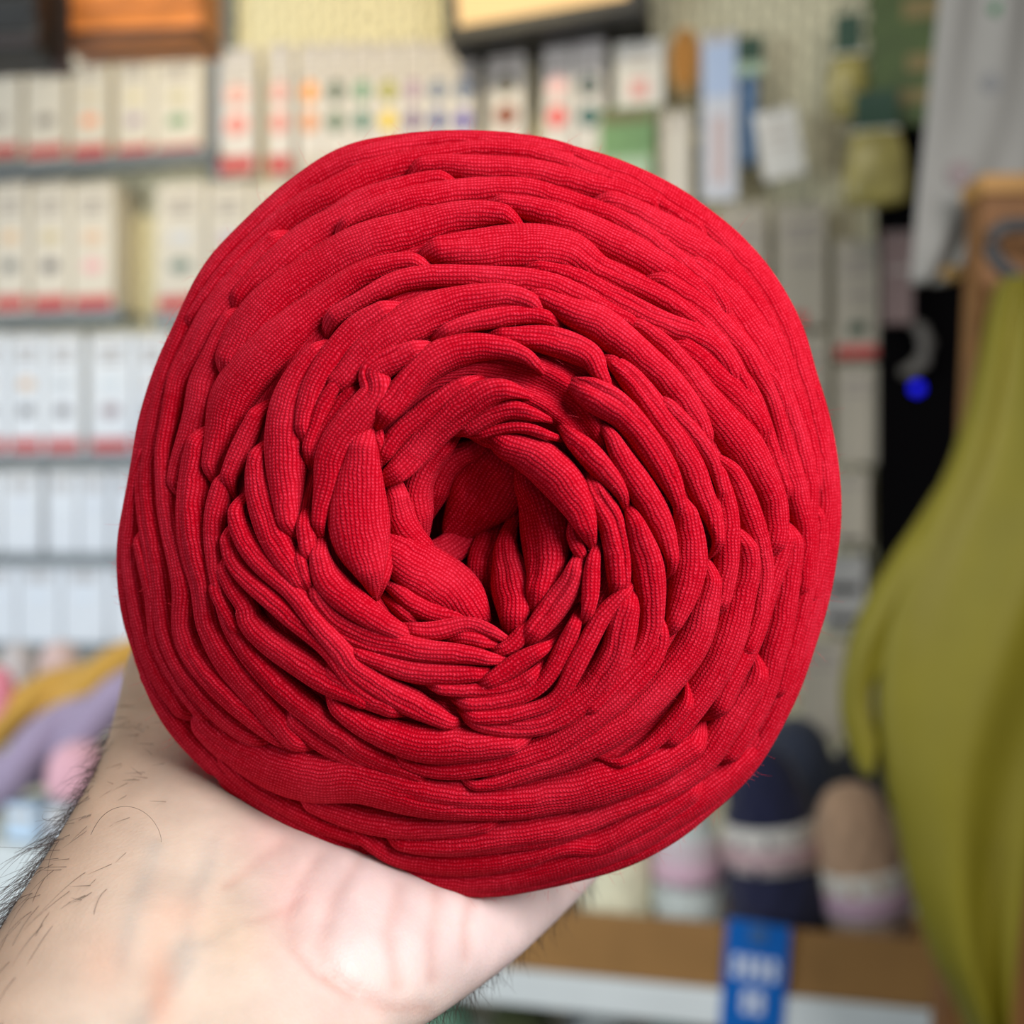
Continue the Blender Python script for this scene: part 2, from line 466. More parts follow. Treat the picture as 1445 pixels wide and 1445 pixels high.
# every visible run of the yarn: "lift in mm | local frame : x,y,width ..."
STRANDS = """
0|7:880,800,20 800,770,60 700,720,90 600,640,110 520,550,100 430,440,90 340,330,80 280,200,80 240,60,90;4:200,1100,110 170,950,110 150,800,110 140,600,120 165,400,120 210,200,110 250,40,90;1:330,1200,70 400,1020,55 480,870,50 600,700,60 750,550,55 900,410,55 1050,280,75 1250,165,95;2:80,145,100 250,110,80 400,85,65 600,75,55 800,72,45 1000,85,40 1200,130,50;3:0,85,70 200,150,80 450,300,90 650,430,95 850,620,110 1000,800,110 1100,980,100 1180,1200,90;6:1200,0,70 1260,200,60 1310,400,70 1350,600,90 1360,800,85 1340,1000,90 1310,1200,80;9:1260,0,110 1215,200,110 1140,420,110 1040,650,85 960,800,50 900,890,30 830,970,15
0|1:360,1150,12 420,1050,30 490,950,50 580,820,60 700,690,60 820,570,70 950,470,90 1080,380,110 1250,300,110;2:0,270,115 150,215,100 300,180,75 500,145,55 700,122,50 900,130,60 1100,165,70 1250,215,75;3:0,150,70 150,190,60 300,265,50 450,370,50 600,465,45 680,530,20
0|2:280,235,30 450,205,65 650,215,100 850,220,110 1050,245,110 1200,280,110;3:0,205,75 150,235,85 300,295,70 430,360,25
0|1:965,540,20 880,610,90 770,730,130 640,880,150 540,1010,150 450,1170,140 370,1330,130;4:330,0,110 300,150,75 270,320,55 240,480,55 250,620,70 250,760,85 270,900,95 310,1050,105 350,1200,105;7:355,-20,95 340,60,85 355,160,100 400,260,110 480,360,110 580,460,120 680,560,120 780,650,110 870,730,80 950,780,50 1010,815,20
0|1:630,1020,20 700,900,60 800,810,100 940,680,140 1090,550,150 1250,460,135;2:0,425,160 150,370,120 300,320,85 450,285,55 580,285,20
0|1:1220,570,15 1330,505,40;2:0,520,40 200,440,100 400,392,110 600,348,112 800,340,112 1000,345,104 1200,400,100;3:0,330,85 200,425,85 400,565,85 560,690,95 680,810,85 740,900,60 790,1020,25
0|2:740,420,20 900,445,70 1050,475,110 1200,520,130;3:0,460,155 200,545,155 400,660,135 550,765,115 680,875,95 780,990,75 880,1120,70 980,1290,60;6:1050,60,55 1090,200,40 1110,300,20
0.3|1:590,1400,70 620,1290,150 690,1160,190 780,1030,200 900,910,180 1050,800,180 1200,700,200;2:0,655,210 200,590,190 400,535,170 600,495,140 800,500,90 950,530,30
0|2:370,700,30 500,690,150 700,670,210 900,650,235 1100,655,240 1300,700,205;3:0,655,160 150,715,130 330,800,110 480,890,95 600,990,85 700,1090,75 800,1230,70 870,1370,55;6:920,200,40
0|4:490,640,20 500,530,60 530,400,120 560,280,180 600,150,230 680,35,230;1:790,1260,240 920,1120,230 1060,1000,200 1220,880,150;2:0,835,120 150,785,110 300,757,80 430,775,25
0|1:1150,1110,30 1250,1040,80;2:30,1000,60 150,930,90 300,870,100 500,845,100 700,850,105 900,865,120 1100,890,130 1300,965,110;3:80,930,100 200,985,60 300,1040,20
0|2:950,795,20 1100,815,50 1300,865,90;3:0,790,100 120,850,120 300,950,125 450,1030,120 580,1070,110 700,1160,95 780,1265,60 850,1400,20
0.2|2:960,945,30 1100,990,90 1250,1070,130;3:0,975,200 150,1075,185 300,1200,170 430,1320,160;6:500,120,155 590,240,135 660,370,70 695,460,20
0.3|1:1150,1480,40 1290,1400,120;2:0,1330,170 200,1170,220 400,1060,250 600,1000,190 800,975,140 950,990,100 1090,1055,20
0|2:430,1220,30 600,1150,80 800,1100,105 1000,1075,85 1190,1112,20
0|2:740,1188,20 900,1200,90 1080,1205,150 1250,1250,155 1400,1335,140;6:0,-30,110 70,60,60 120,120,20
0.6|5:110,320,20 200,215,150 330,40,160;2:480,1320,200 650,1270,170 800,1270,130 950,1310,90 1070,1395,20
0|4:985,970,40 960,820,110 940,650,180 930,480,212 940,300,205 970,130,185 1050,-40,125 1130,-130,60 1200,-200,20
0|4:1050,430,30 1060,300,80 1090,150,120 1150,10,130 1250,-130,130 1365,-255,160;2:120,1075,100 240,1000,20
0|4:1060,540,15 1080,450,50 1110,330,70 1170,200,70 1240,80,60 1330,10,20
0.4|11:75,640,15 78,540,60 110,420,110 130,290,160 220,150,150 330,20,130;2:60,1420,150 200,1350,150 330,1290,90 425,1243,20
-1|4:1090,560,20 1140,420,110 1210,280,130 1300,150,120 1400,60,60
0|3:520,610,20 680,730,110 800,850,165 900,1000,195 1000,1150,195 1080,1300,185;6:1070,0,125 1120,150,110 1190,350,100 1230,520,100 1260,700,65 1245,850,75 1250,1000,80 1240,1200,75;9:1190,80,60 1140,250,60 1090,420,50 1040,560,25
0|3:0,265,40 200,325,90 400,445,150 550,525,160 700,625,145 850,775,130 970,935,110 1050,1105,110 1130,1290,105;6:1120,0,105 1190,200,90 1250,400,70 1280,600,50 1288,760,15
0|3:320,705,20 480,800,90 620,890,105 730,1000,120 830,1120,115 920,1250,100;6:970,60,70 1040,180,65 1090,330,60 1140,500,90 1180,640,105 1210,800,95 1240,950,70 1220,1150,60 1200,1350,30
-0.4|6:800,-40,60 900,100,60 960,220,60 1010,340,55 1060,500,60 1110,640,50 1145,770,20
0|3:170,970,30 300,1040,60 430,1140,85 560,1280,115;6:560,0,125 680,165,145 780,300,172 880,420,192 960,550,155 1030,680,125 1070,800,110 1062,950,90 1045,1090,30
0|3:450,1090,20 580,1160,110 700,1270,140;6:700,0,140 800,85,155 890,190,145 960,300,95 1010,430,20
0|6:370,120,20 460,230,80 560,340,85 640,440,75 700,560,60 735,700,40 745,790,15
0|3:80,1180,30 150,1240,80;6:90,-60,60 200,0,125 310,130,152 420,280,172 530,420,190 620,570,200 670,720,155 710,850,95 722,980,50 716,1070,15
0.2|5:1250,60,40 1365,140,200;6:120,195,182 250,325,152 360,480,150 440,620,122 490,760,62 503,880,15
0|6:70,310,15 160,500,130 270,660,160 370,820,160 430,960,122 460,1090,60 468,1190,15
-0.5|5:1170,350,20 1290,450,150 1400,560,152;6:90,610,130 160,710,70 198,800,15
-0.3|5:1310,600,20 1365,730,165;6:80,845,172 120,980,162 140,1120,152 150,1240,120 135,1320,30
0|6:213,790,15 250,930,122 300,1060,172 330,1200,192;9:345,-20,150 350,80,130 320,200,110 250,310,90 150,420,80 50,520,70;8:1365,560,50 1280,640,20
0|6:520,720,15 555,850,122 580,980,162 580,1110,192 555,1250,152 510,1380,112;9:470,100,70 450,190,20
-0.3|6:712,490,15 750,620,62 790,750,92 800,900,122 800,1050,122 790,1200,112 760,1330,80 740,1430,20
0|6:755,480,15 850,640,92 900,760,112 950,900,112 990,1030,92 1010,1150,72 985,1290,62;9:960,50,60 900,200,50 850,320,15
0|6:870,920,15 900,1050,92 900,1180,115 870,1310,115;9:860,-10,135 820,130,145 760,290,145 690,430,132 610,560,122 520,680,112 430,780,80 385,825,15
0|6:1140,870,15 1120,1000,72 1080,1130,85 1040,1250,85;9:1000,0,95 950,150,102 880,290,105 800,430,102 740,560,82 695,660,20
0|6:1165,880,20 1170,1050,92 1150,1200,95 1130,1330,105;9:1110,80,112 1060,280,112 1010,480,112 940,620,102 870,740,82 800,850,62 730,920,20
0.2|6:712,1120,15 690,1250,92 660,1370,135;9:640,110,165 560,280,172 450,420,172 320,560,152 180,680,142 0,790,142;8:1200,880,132 1000,950,122 850,1000,80 700,1022,40 590,1015,15
0|9:1090,600,15 1030,700,35 960,820,75 850,930,112 740,1030,132 620,1120,125 450,1230,125 280,1340,115;10:1445,775,155 1200,850,152 1000,910,122 800,945,105 600,950,95 400,920,85 200,870,85 0,800,105;7:1200,1340,125 1000,1240,115 850,1150,112 700,1040,112 570,920,112 450,800,92 350,690,72 270,580,62 180,440,52 110,300,25
0|9:998,300,15 930,470,92 850,610,112 770,740,132 690,860,132 590,960,122 470,1040,112 330,1110,102 150,1180,92 0,1240,82;10:1200,645,140 1000,680,150 750,712,132 550,730,102 350,730,82 150,690,40
-0.3|9:650,1000,20 560,1080,92 440,1160,112 300,1240,112 150,1320,112 0,1390,112;10:1200,735,70 1000,798,95 800,835,112 600,850,112 400,835,102 200,795,82;7:1365,1300,60 1280,1270,20
-0.3|9:590,480,15 500,620,72 420,720,72 320,805,62 200,870,50 60,920,20
0.5|9:664,735,15 560,810,112 420,900,152 250,970,182 100,1020,202;8:1365,1060,210 1200,1100,175 1000,1140,182 800,1145,192 600,1130,202 400,1110,222 200,1060,245 0,1005,245;7:1150,1000,252 950,950,252 800,900,232 640,820,192 500,710,152 395,605,20
-0.2|9:405,50,20 402,190,72 340,310,102 240,430,115 120,540,125;8:1365,640,130 1250,740,122 1100,830,122 900,890,112 700,930,102 500,950,92 330,920,62 180,840,20
0|11:1380,850,15 1335,980,140;9:170,150,165 120,300,182 40,440,182;8:1365,500,180 1230,600,172 1050,680,132 850,690,132 700,660,120 590,615,20
0.2|8:600,697,15 480,640,90 350,580,132 200,500,132 0,360,130;7:1280,240,125 1180,130,95 1090,20,95;4:1010,1270,100 900,1180,112 790,1080,112 710,960,102 670,830,72 685,705,15
0|8:285,635,15 150,570,110 0,505,140;7:1260,420,100 1130,330,100
0|8:290,640,15 150,560,90 0,450,90;7:1240,280,85 1120,160,100 990,50,110;4:880,1310,102 760,1220,92 660,1110,82 615,1000,62 615,875,15
0|8:120,600,20 0,510,90;7:1230,450,150 1080,360,162 930,260,152 800,150,132 700,30,102;4:760,1390,92 670,1290,92 600,1180,82 570,1040,30
0.3|8:1004,762,12 920,780,62 800,800,122 600,805,192 400,800,192 200,750,152 0,665,115;7:1270,590,85 1175,520,15
-0.2|8:450,1010,20 300,965,80 150,900,122 0,830,165;7:1330,780,110 1210,710,112 1090,620,122 980,530,132 870,420,132 760,300,122 660,170,102 590,40,82;4:570,1330,60 530,1190,20
-0.4|7:1500,935,15 1400,905,50 1290,860,92 1160,790,112 1040,690,92 935,585,20
-0.4|10:850,600,15 750,620,50 600,640,80 400,650,82 200,630,110 0,590,112;7:1150,1160,92 1010,1095,20
-0.4|7:1500,1360,40 1300,1300,72 1150,1250,82 1000,1170,82 850,1090,72 700,980,62 540,820,20
-0.6|7:1480,1440,60 1400,1440,80 1200,1385,82 1000,1300,82 850,1210,62 690,1095,20
0|1:690,978,15 610,1090,82 550,1220,102 490,1350,122;4:450,60,140 430,200,142 390,330,132 340,480,102 310,620,62 300,730,15
0.2|4:475,315,15 430,450,92 400,600,122 390,750,142 395,900,142 420,1080,142 460,1250,132;7:470,60,115 510,160,130 600,310,162 720,450,172 830,580,162 930,690,132 1020,780,82 1094,832,12
0|4:812,160,15 740,320,82 680,450,92 630,580,72 598,700,15
0|4:602,555,15 560,680,72 535,800,92 525,920,82 530,1050,72 550,1180,62 580,1320,62;7:640,60,40 690,180,20
0|4:812,395,15 775,550,92 790,700,152 830,850,172 890,980,172 960,1100,142 1030,1210,82 1085,1305,15
-0.5|4:540,1150,20 545,1230,50 590,1330,70;7:640,60,50 720,200,30
0|4:170,380,12 125,520,25 92,640,45 70,800,70 55,950,82 55,1100,82 75,1250,82;7:105,50,85 150,230,112 230,390,122 310,520,112 370,620,52 396,675,12
-0.2|4:105,890,15 130,1050,62 170,1200,72;7:195,-10,70 200,100,70 225,220,65 280,330,62 340,430,65 410,530,80 470,610,60 540,700,20
-0.3|4:1044,790,12 1070,920,92 1090,1050,72 1112,1140,15
-0.2|4:1008,1000,12 1050,1120,82 1080,1220,72 1098,1300,12
0|11:75,630,20 78,700,70 105,800,120 190,880,125 290,950,110 400,1010,80 470,1040,30
0|4:1125,1180,12 1128,1290,110;8:-120,80,150 0,150,192 200,200,172 400,240,132 600,250,122 750,280,82 850,302,12
-0.3|8:-80,240,30 60,280,72 250,350,142 450,380,152 620,380,112 720,375,72 784,368,12
1.5|11:268,185,20 255,300,155 245,430,235 248,560,268 268,680,222 300,780,112 312,840,15
-1.5|11:325,780,20 350,700,70 385,640,60 405,600,15
-1|11:330,860,20 355,780,70 390,690,60 400,600,20
0|11:385,640,40 480,720,182 580,770,202 670,840,182 735,925,30
-2|11:395,800,20 500,890,92 620,920,72 720,945,15
-3|11:380,850,20 450,920,90 530,950,40
-1|11:425,405,20 440,520,112 490,610,102 560,670,62 605,700,15
0.5|5:170,660,30 320,540,172 450,390,192 580,260,202 720,150,172 850,110,112 960,145,15
-0.5|5:150,580,20 220,420,132 340,310,132 470,190,112 600,90,82 710,42,15
-1.5|5:100,330,30 140,420,70 150,520,60 165,610,20
-0.5|5:560,430,12 700,330,112 840,250,125 970,255,92 1085,298,12
-1|5:630,445,20 780,375,50 940,347,60 1080,382,50 1160,420,12
-3|5:640,470,30 740,470,90 840,520,80 920,590,30
1.0|5:745,435,20 900,470,162 1040,540,222 1160,640,232 1250,760,192 1310,880,122 1335,1000,12
0.2|5:895,590,20 960,720,155 1010,860,275 1030,1000,265 1040,1130,212 1010,1250,112 985,1340,12
-0.5|5:820,890,20 820,1030,122 850,1160,202 880,1290,182 880,1400,132 868,1470,20
-4|5:740,880,30 710,1020,110 700,1140,40
-1.5|5:850,545,20 790,630,200 725,745,285 665,835,190 630,890,30
-2|5:600,455,20 500,560,122 435,700,145 440,820,135 485,930,15
-3|5:760,530,20 615,600,135 545,720,115 525,850,20
-5|5:480,990,20 570,990,95 640,930,80 710,880,20
-0.5|5:1185,840,12 1230,960,92 1265,1050,62 1300,1095,12
-0.5|5:1240,1040,15 1235,1160,112 1170,1270,165 1090,1380,172 1020,1480,142 950,1570,20
-0.5|5:1372,990,12 1345,1130,92 1340,1280,102 1320,1410,62 1295,1470,12
-0.8|8:240,95,15 400,120,112 530,90,112 650,65,92 760,110,72 865,170,12
-0.5|8:520,168,12 640,150,82 740,180,72 810,192,12
-0.3|8:1125,205,12 1010,260,102 900,330,122 780,410,92 680,455,15
-0.5|8:1078,335,12 980,420,102 850,470,92 700,480,82 500,470,62 390,455,12
-1|8:985,30,15 920,160,112 830,230,82 740,235,12
-0.3|8:1275,10,12 1240,120,92 1180,260,112 1120,370,102 1040,470,82 900,530,82 700,560,82 540,545,20
0|11:1388,820,12 1260,940,72;8:1340,180,105 1260,320,112 1210,430,92 1130,540,72 950,600,72 750,630,72 580,610,15
-0.2|6:1232,20,30 1300,200,45 1355,400,30 1372,520,12
-0.5|6:1290,740,12 1300,900,50 1290,1050,60 1270,1200,50 1240,1400,40
"""


def spline(pts, step, grow=0.0):
    """Catmull-Rom through (x, y, w) rows, resampled about every step px"""
    p = np.array(pts, float)
    if grow:
        for e, k in ((0, 1), (-1, -2)):
            d = p[e, :2] - p[k, :2]
            p[e, :2] += d / max(1e-6, np.hypot(*d)) * grow
    p = np.vstack([2 * p[0] - p[1], p, 2 * p[-1] - p[-2]])
    out = []
    for i in range(1, len(p) - 2):
        d = np.hypot(*(p[i + 1, :2] - p[i, :2]))
        n = max(2, int(d / step))
        t = (np.arange(n) / n)[:, None]
        a, b, c, e = p[i - 1], p[i], p[i + 1], p[i + 2]
        out.append(0.5 * ((2 * b) + (-a + c) * t + (2 * a - 5 * b + 4 * c - e) * t ** 2 + (-a + 3 * b - 3 * c + e) * t ** 3))
    out.append(p[-2:-1])
    q = np.vstack(out)
    h = max(1, min(7, len(q) // 7))
    k = np.hanning(2 * h + 3)[1:-1]; k /= k.sum()
    for c in range(3):
        a = q[:, c]
        pad = np.concatenate([2 * a[0] - a[1:h + 1][::-1], a, 2 * a[-1] - a[-h - 1:-1][::-1]])
        q[:, c] = np.convolve(pad, k, 'valid')
    return q


NV, NB = 23, 5


def strand_mesh(q, lift, seed):
    r = np.random.default_rng(seed)
    n = len(q)
    d = np.gradient(q[:, :2], axis=0)
    d /= np.maximum(np.hypot(d[:, 0], d[:, 1]), 1e-6)[:, None]
    nn = np.stack([-d[:, 1], d[:, 0]], 1)
    s = np.concatenate([[0], np.cumsum(np.hypot(*np.diff(q[:, :2], axis=0).T))])
    w = np.maximum(q[:, 2], 5.0) * 1.04 + 2.0
    end = np.minimum(s, s[-1] - s)
    w *= np.clip(end / 14.0 + 0.3, 0, 1) ** 0.6
    w *= 1 + 0.03 * np.sin(s / r.uniform(40, 70) + r.uniform(0, 6))
    hw3 = np.minimum(np.linalg.norm(S(q[:, :2] + nn * (w / 2)[:, None]) - S(q[:, :2] - nn * (w / 2)[:, None]), axis=1) / 2, 0.006)
    t = np.minimum(hw3 * 0.95, 0.0026 + 0.16 * hw3)
    tuck = np.clip(1 - end / 46.0, 0, 1) ** 1.6 * 0.0062
    und = 0.00018 * np.sin(s / r.uniform(25, 45) + r.uniform(0, 6)) + 0.00035 * np.sin(s / r.uniform(60, 110) + r.uniform(0, 6))
    v = np.sin(np.linspace(-np.pi / 2, np.pi / 2, NV))
    tilt = r.uniform(-0.25, 0.25) if np.max(np.hypot(*(q[:, :2] - C0).T)) < 440 else 0.0
    ng = r.choice([0, 1, 1, 2, 3])
    gro = [(r.uniform(-0.6, 0.6), r.uniform(0.10, 0.25), r.uniform(0.25, 0.75), r.uniform(40, 110), r.uniform(0, 6)) for _ in range(ng)]
    verts = np.zeros((n, NV + NB, 3))
    base = q[:, None, :2] + nn[:, None, :] * (v[None, :, None] * (w / 2)[:, None, None])
    flat = base.reshape(-1, 2)
    Sp = S(flat).reshape(n, NV, 3)
    Nn = SN(flat).reshape(n, NV, 3)
    dep = t[:, None] * (1 - np.power(np.clip(1 - np.abs(v[None, :]) ** 2.35, 0, 1), 0.5))
    dep = dep + tilt * t[:, None] * 0.6 * v[None, :] * (1 - 0.0 * v[None, :])
    fade = np.clip(w / 30 - 0.5, 0, 1)
    for g0, amp, wid, per, ph in gro:
        c = g0 + 0.18 * np.sin(s / per + ph)
        a = amp * t * (0.5 + 0.5 * np.sin(s / (per * 0.8) + ph * 2.0)) * fade
        dep = dep + a[:, None] * np.exp(-(((v[None, :] - c[:, None]) / (0.12 + 0.1 * wid)) ** 2))
    cr = np.hypot(*(q[:, :2] - C0).T) / rout(np.arctan2(q[:, 1] - C0[1], q[:, 0] - C0[0]))
    calm = 1 - np.clip((cr - 0.86) / 0.08, 0, 1)
    dep = dep + (tuck - und * calm - lift * 0.001 * calm)[:, None]
    top = Sp - Nn * dep[:, :, None]
    verts[:, :NV] = top
    vb = np.linspace(0.8, -0.8, NB)
    for j, b in enumerate(vb):
        f = (b + 1) / 2
        e = top[:, 0] * (1 - f) + top[:, NV - 1] * f
        verts[:, NV + j] = e - Nn[:, NV // 2] * (t * 0.7)[:, None]
    K = NV + NB
    idx = np.arange(n * K).reshape(n, K)
    a, b = idx[:-1], idx[1:]
    quads = np.stack([a, np.roll(a, -1, 1), np.roll(b, -1, 1), b], 2).reshape(-1, 4)
    cen = verts[:, NV // 2]
    u = np.concatenate([[0], np.cumsum(np.linalg.norm(np.diff(cen, axis=0), axis=1))]) + r.uniform(0, 0.5)
    seg = np.linalg.norm(np.diff(verts, axis=1), axis=2)
    vv = np.concatenate([np.zeros((n, 1)), np.cumsum(seg, 1)], 1)
    vv = vv - vv[:, NV // 2:NV // 2 + 1] + 0.1 + r.uniform(0, 0.3)
    uv = np.stack([np.repeat(u[:, None], K, 1), vv], 2)
    return verts.reshape(-1, 3), quads, uv.reshape(-1, 2), [list(idx[0][::-1]), list(idx[-1])]


def mesh_from(name, verts, quads, uv, caps, m, parent, inv=None):
    me = bpy.data.meshes.new(name)
    faces = quads.tolist() + caps
    if inv is not None:
        verts = verts - np.array(ball.location)[None, :]
    me.from_pydata(verts.tolist(), [], faces)
    ul = me.uv_layers.new(name='UVMap')
    li = np.zeros(len(me.loops), dtype=np.int32)
    me.loops.foreach_get('vertex_index', li)
    ul.data.foreach_set('uv', uv[li].astype(np.float32).ravel())
    me.polygons.foreach_set('use_smooth', [True] * len(me.polygons))
    me.materials.append(m)
    me.update()
    o = bpy.data.objects.new(name, me)
    COL.objects.link(o)
    o.parent = parent
    return o


seed = 100
for line in STRANDS.strip().splitlines():
    lf, body = line.split('|')
    pts = []
    for segm in body.split(';'):
        cid, rest = segm.split(':')
        x0, y0, sc = CROP[int(cid)]
        for tok in rest.split():
            a, b, c = (float(k) for k in tok.split(','))
            pts.append((x0 + a * sc, y0 + b * sc, c * sc))
    seed += 1
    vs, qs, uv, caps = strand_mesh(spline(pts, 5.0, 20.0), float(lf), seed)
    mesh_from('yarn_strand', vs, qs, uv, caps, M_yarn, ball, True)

# the outermost turn, rolling over the ball's girth (its two ends tuck in low at the left, behind the wrist)
for rho0, wpx, a0, a1, sd_ in ((0.998, 30, 2.30, 2.30 + 2 * math.pi + 0.12, 901),):
    aa = np.linspace(a0, a1, 110)
    pr = C0 + np.stack([np.cos(aa), np.sin(aa)], 1) * (rout((aa + np.pi) % (2 * np.pi) - np.pi) * rho0)[:, None]
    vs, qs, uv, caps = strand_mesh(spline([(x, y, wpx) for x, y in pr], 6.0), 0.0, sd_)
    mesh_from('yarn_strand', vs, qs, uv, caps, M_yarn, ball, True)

# the windings underneath, which close the gaps and the back of the ball
nth, nr = 220, 70
thg = np.linspace(-np.pi, np.pi, nth, endpoint=False)
rows, uvr = [], []
for k in range(nr):
    rho = 0.012 + (1.0 - 0.012) * (k / (nr - 1)) ** 0.8
    p = C0 + (np.stack([np.cos(thg), np.sin(thg)], 1) * (rout(thg) * rho)[:, None])
    inset = 0.0034 + 0.0012 * np.clip((rho - 0.8) / 0.15, 0, 1) + 0.0008 * np.sin(rho * 60 + 2.0 * np.sin(thg * 3 + rho * 5)) + 0.013 * np.exp(-(np.hypot(p[:, 0] - 668, p[:, 1] - 742) / 120.0) ** 2)
    rows.append(S(p) - SN(p) * inset[:, None])
    uvr.append(np.stack([thg * 0.06 * rho, np.full(nth, k * 0.0013)], 1))
for k in range(1, 26):
    ph = k / 25 * (math.pi / 2) * 0.98
    cs, sn = math.cos(ph), math.sin(ph)
    rim = rows[nr - 1]
    cxz = np.array([(C0[0] - CX) / F * YR, 0, (CY - C0[1]) / F * YR])
    q = rim.copy()
    q[:, 0] = cxz[0] + (rim[:, 0] - cxz[0]) * cs
    q[:, 2] = cxz[2] + (rim[:, 2] - cxz[2]) * cs
    q[:, 1] = rim[:, 1] + (DB - 0.004) * sn
    rows.append(q)
    uvr.append(np.stack([thg * 0.06, np.full(nth, (nr + k) * 0.0013)], 1))
V = np.concatenate(rows)
n_r = len(rows)
idx = np.arange(n_r * nth).reshape(n_r, nth)
quads = np.stack([idx[:-1], idx[1:], np.roll(idx[1:], -1, 1), np.roll(idx[:-1], -1, 1)], 2).reshape(-1, 4)
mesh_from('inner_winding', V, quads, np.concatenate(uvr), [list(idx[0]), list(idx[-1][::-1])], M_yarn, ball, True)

# turns of yarn on the far side
for k in range(11):
    ph = math.radians(8 + k * 7.6)
    cs, sn = math.cos(ph), math.sin(ph)
    m_ = 150
    th = np.linspace(0, 2 * np.pi, m_, endpoint=False)
    wob = 0.03 * np.sin(th * 2 + k * 1.7) + 0.02 * np.sin(th * 3 + k)
    phv = ph + wob
    rim = S(C0 + np.stack([np.cos(th), np.sin(th)], 1) * rout(th)[:, None] * 0.995)
    cxz = ((C0[0] - CX) / F * YR, (CY - C0[1]) / F * YR)
    cen = np.stack([cxz[0] + (rim[:, 0] - cxz[0]) * np.cos(phv) * 0.97, YR + (DB - 0.002) * np.sin(phv), cxz[1] + (rim[:, 2] - cxz[1]) * np.cos(phv) * 0.97], 1)
    tang = np.roll(cen, -1, 0) - np.roll(cen, 1, 0)
    tang /= np.linalg.norm(tang, axis=1)[:, None]
    outn = cen - np.array([cxz[0], YR, cxz[1]])
    outn /= np.linalg.norm(outn, axis=1)[:, None]
    side = np.cross(tang, outn)
    K = 12
    vs = np.zeros((m_, K, 3))
    for j in range(K):
        a = 2 * math.pi * j / K
        vs[:, j] = cen + side * (math.cos(a) * 0.0048) + outn * (math.sin(a) * 0.0026)
    ix = np.arange(m_ * K).reshape(m_, K)
    nx_ = np.roll(ix, -1, 0)
    qd = np.stack([ix, np.roll(ix, -1, 1), np.roll(nx_, -1, 1), nx_], 2).reshape(-1, 4)
    uv = np.stack([np.repeat((th * 0.06)[:, None], K, 1), np.repeat((np.arange(K) * 0.0024)[None, :], m_, 0)], 2).reshape(-1, 2)
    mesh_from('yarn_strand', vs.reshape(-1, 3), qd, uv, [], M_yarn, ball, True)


def hair_object(name, polys, rad, m, parent, loc=None):
    cu = bpy.data.curves.new(name, 'CURVE')
    cu.dimensions = '3D'
    cu.bevel_depth = rad
    cu.bevel_resolution = 0
    cu.use_fill_caps = False
    for pl in polys:
        sp_ = cu.splines.new('POLY')
        sp_.points.add(len(pl) - 1)
        for i, p in enumerate(pl):
            if loc is not None:
                p = Vector(p) - Vector(loc)
            sp_.points[i].co = (p[0], p[1], p[2], 1)
            sp_.points[i].radius = 1.0 - 0.75 * (i / (len(pl) - 1)) ** 2
    cu.materials.append(m)
    o = bpy.data.objects.new(name, cu)
    COL.objects.link(o)
    o.parent = parent
    o['kind'] = 'stuff'
    return o


# short stray fibres standing off the ball's edge and face
fib = []
for i in range(520):
    th = rng.uniform(-np.pi, np.pi)
    rho = rng.uniform(0.985, 1.0) if i < 330 else rng.uniform(0.3, 0.98)
    p = (C0 + np.array([math.cos(th), math.sin(th)]) * rout(th) * rho)[None, :]
    a, nrm = S(p)[0], SN(p)[0]
    ln = rng.uniform(0.0006, 0.0022) * (1 if i < 320 else 0.7)
    if i in (5, 90, 170): ln = 0.0042
    rnd = rng.normal(size=3) * 0.8
    dirv = nrm + rnd * 0.6
    dirv /= np.linalg.norm(dirv)
    cv = rng.normal(size=3) * 0.6
    fib.append([a + dirv * ln * f + cv * ln * f * f for f in (0, 0.25, 0.5, 0.75, 1.0)])
hair_object('stray_fibres', fib, 0.000022, mat('red_fibre', srgb(205, 40, 60), 0.7), ball, ball.location)

# ------------------------------------------------------------------ hand and wrist
def skin_material():
    m = bpy.data.materials.new('skin')
    m.use_nodes = True
    nt = m.node_tree
    L = nt.links.new
    b = nt.nodes['Principled BSDF']
    b.inputs['Roughness'].default_value = 0.46
    b.inputs['Specular IOR Level'].default_value = 0.32
    b.inputs['Subsurface Weight'].default_value = 0.18
    b.inputs['Subsurface Radius'].default_value = (0.006, 0.0022, 0.0012)
    b.inputs['Subsurface Scale'].default_value = 0.5
    at = nt.nodes.new('ShaderNodeAttribute')
    at.attribute_name = 'tone'
    n = nt.nodes.new('ShaderNodeTexNoise')
    n.inputs['Scale'].default_value = 90
    n.inputs['Detail'].default_value = 6
    tc = nt.nodes.new('ShaderNodeTexCoord')
    L(tc.outputs['Object'], n.inputs['Vector'])
    mr = nt.nodes.new('ShaderNodeMapRange')
    mr.inputs[1].default_value = 0.35; mr.inputs[2].default_value = 0.65
    mr.inputs[3].default_value = 0.9; mr.inputs[4].default_value = 1.06
    L(n.outputs['Fac'], mr.inputs[0])
    mx = nt.nodes.new('ShaderNodeVectorMath'); mx.operation = 'SCALE'
    L(at.outputs['Color'], mx.inputs[0]); L(mr.outputs[0], mx.inputs['Scale'])
    L(mx.outputs[0], b.inputs['Base Color'])
    vo = nt.nodes.new('ShaderNodeTexVoronoi')
    vo.inputs['Scale'].default_value = 1500
    L(tc.outputs['Object'], vo.inputs['Vector'])
    bp = nt.nodes.new('ShaderNodeBump')
    bp.inputs['Strength'].default_value = 0.16
    bp.inputs['Distance'].default_value = 0.0003
    L(vo.outputs['Distance'], bp.inputs['Height'])
    L(bp.outputs[0], b.inputs['Normal'])
    return m


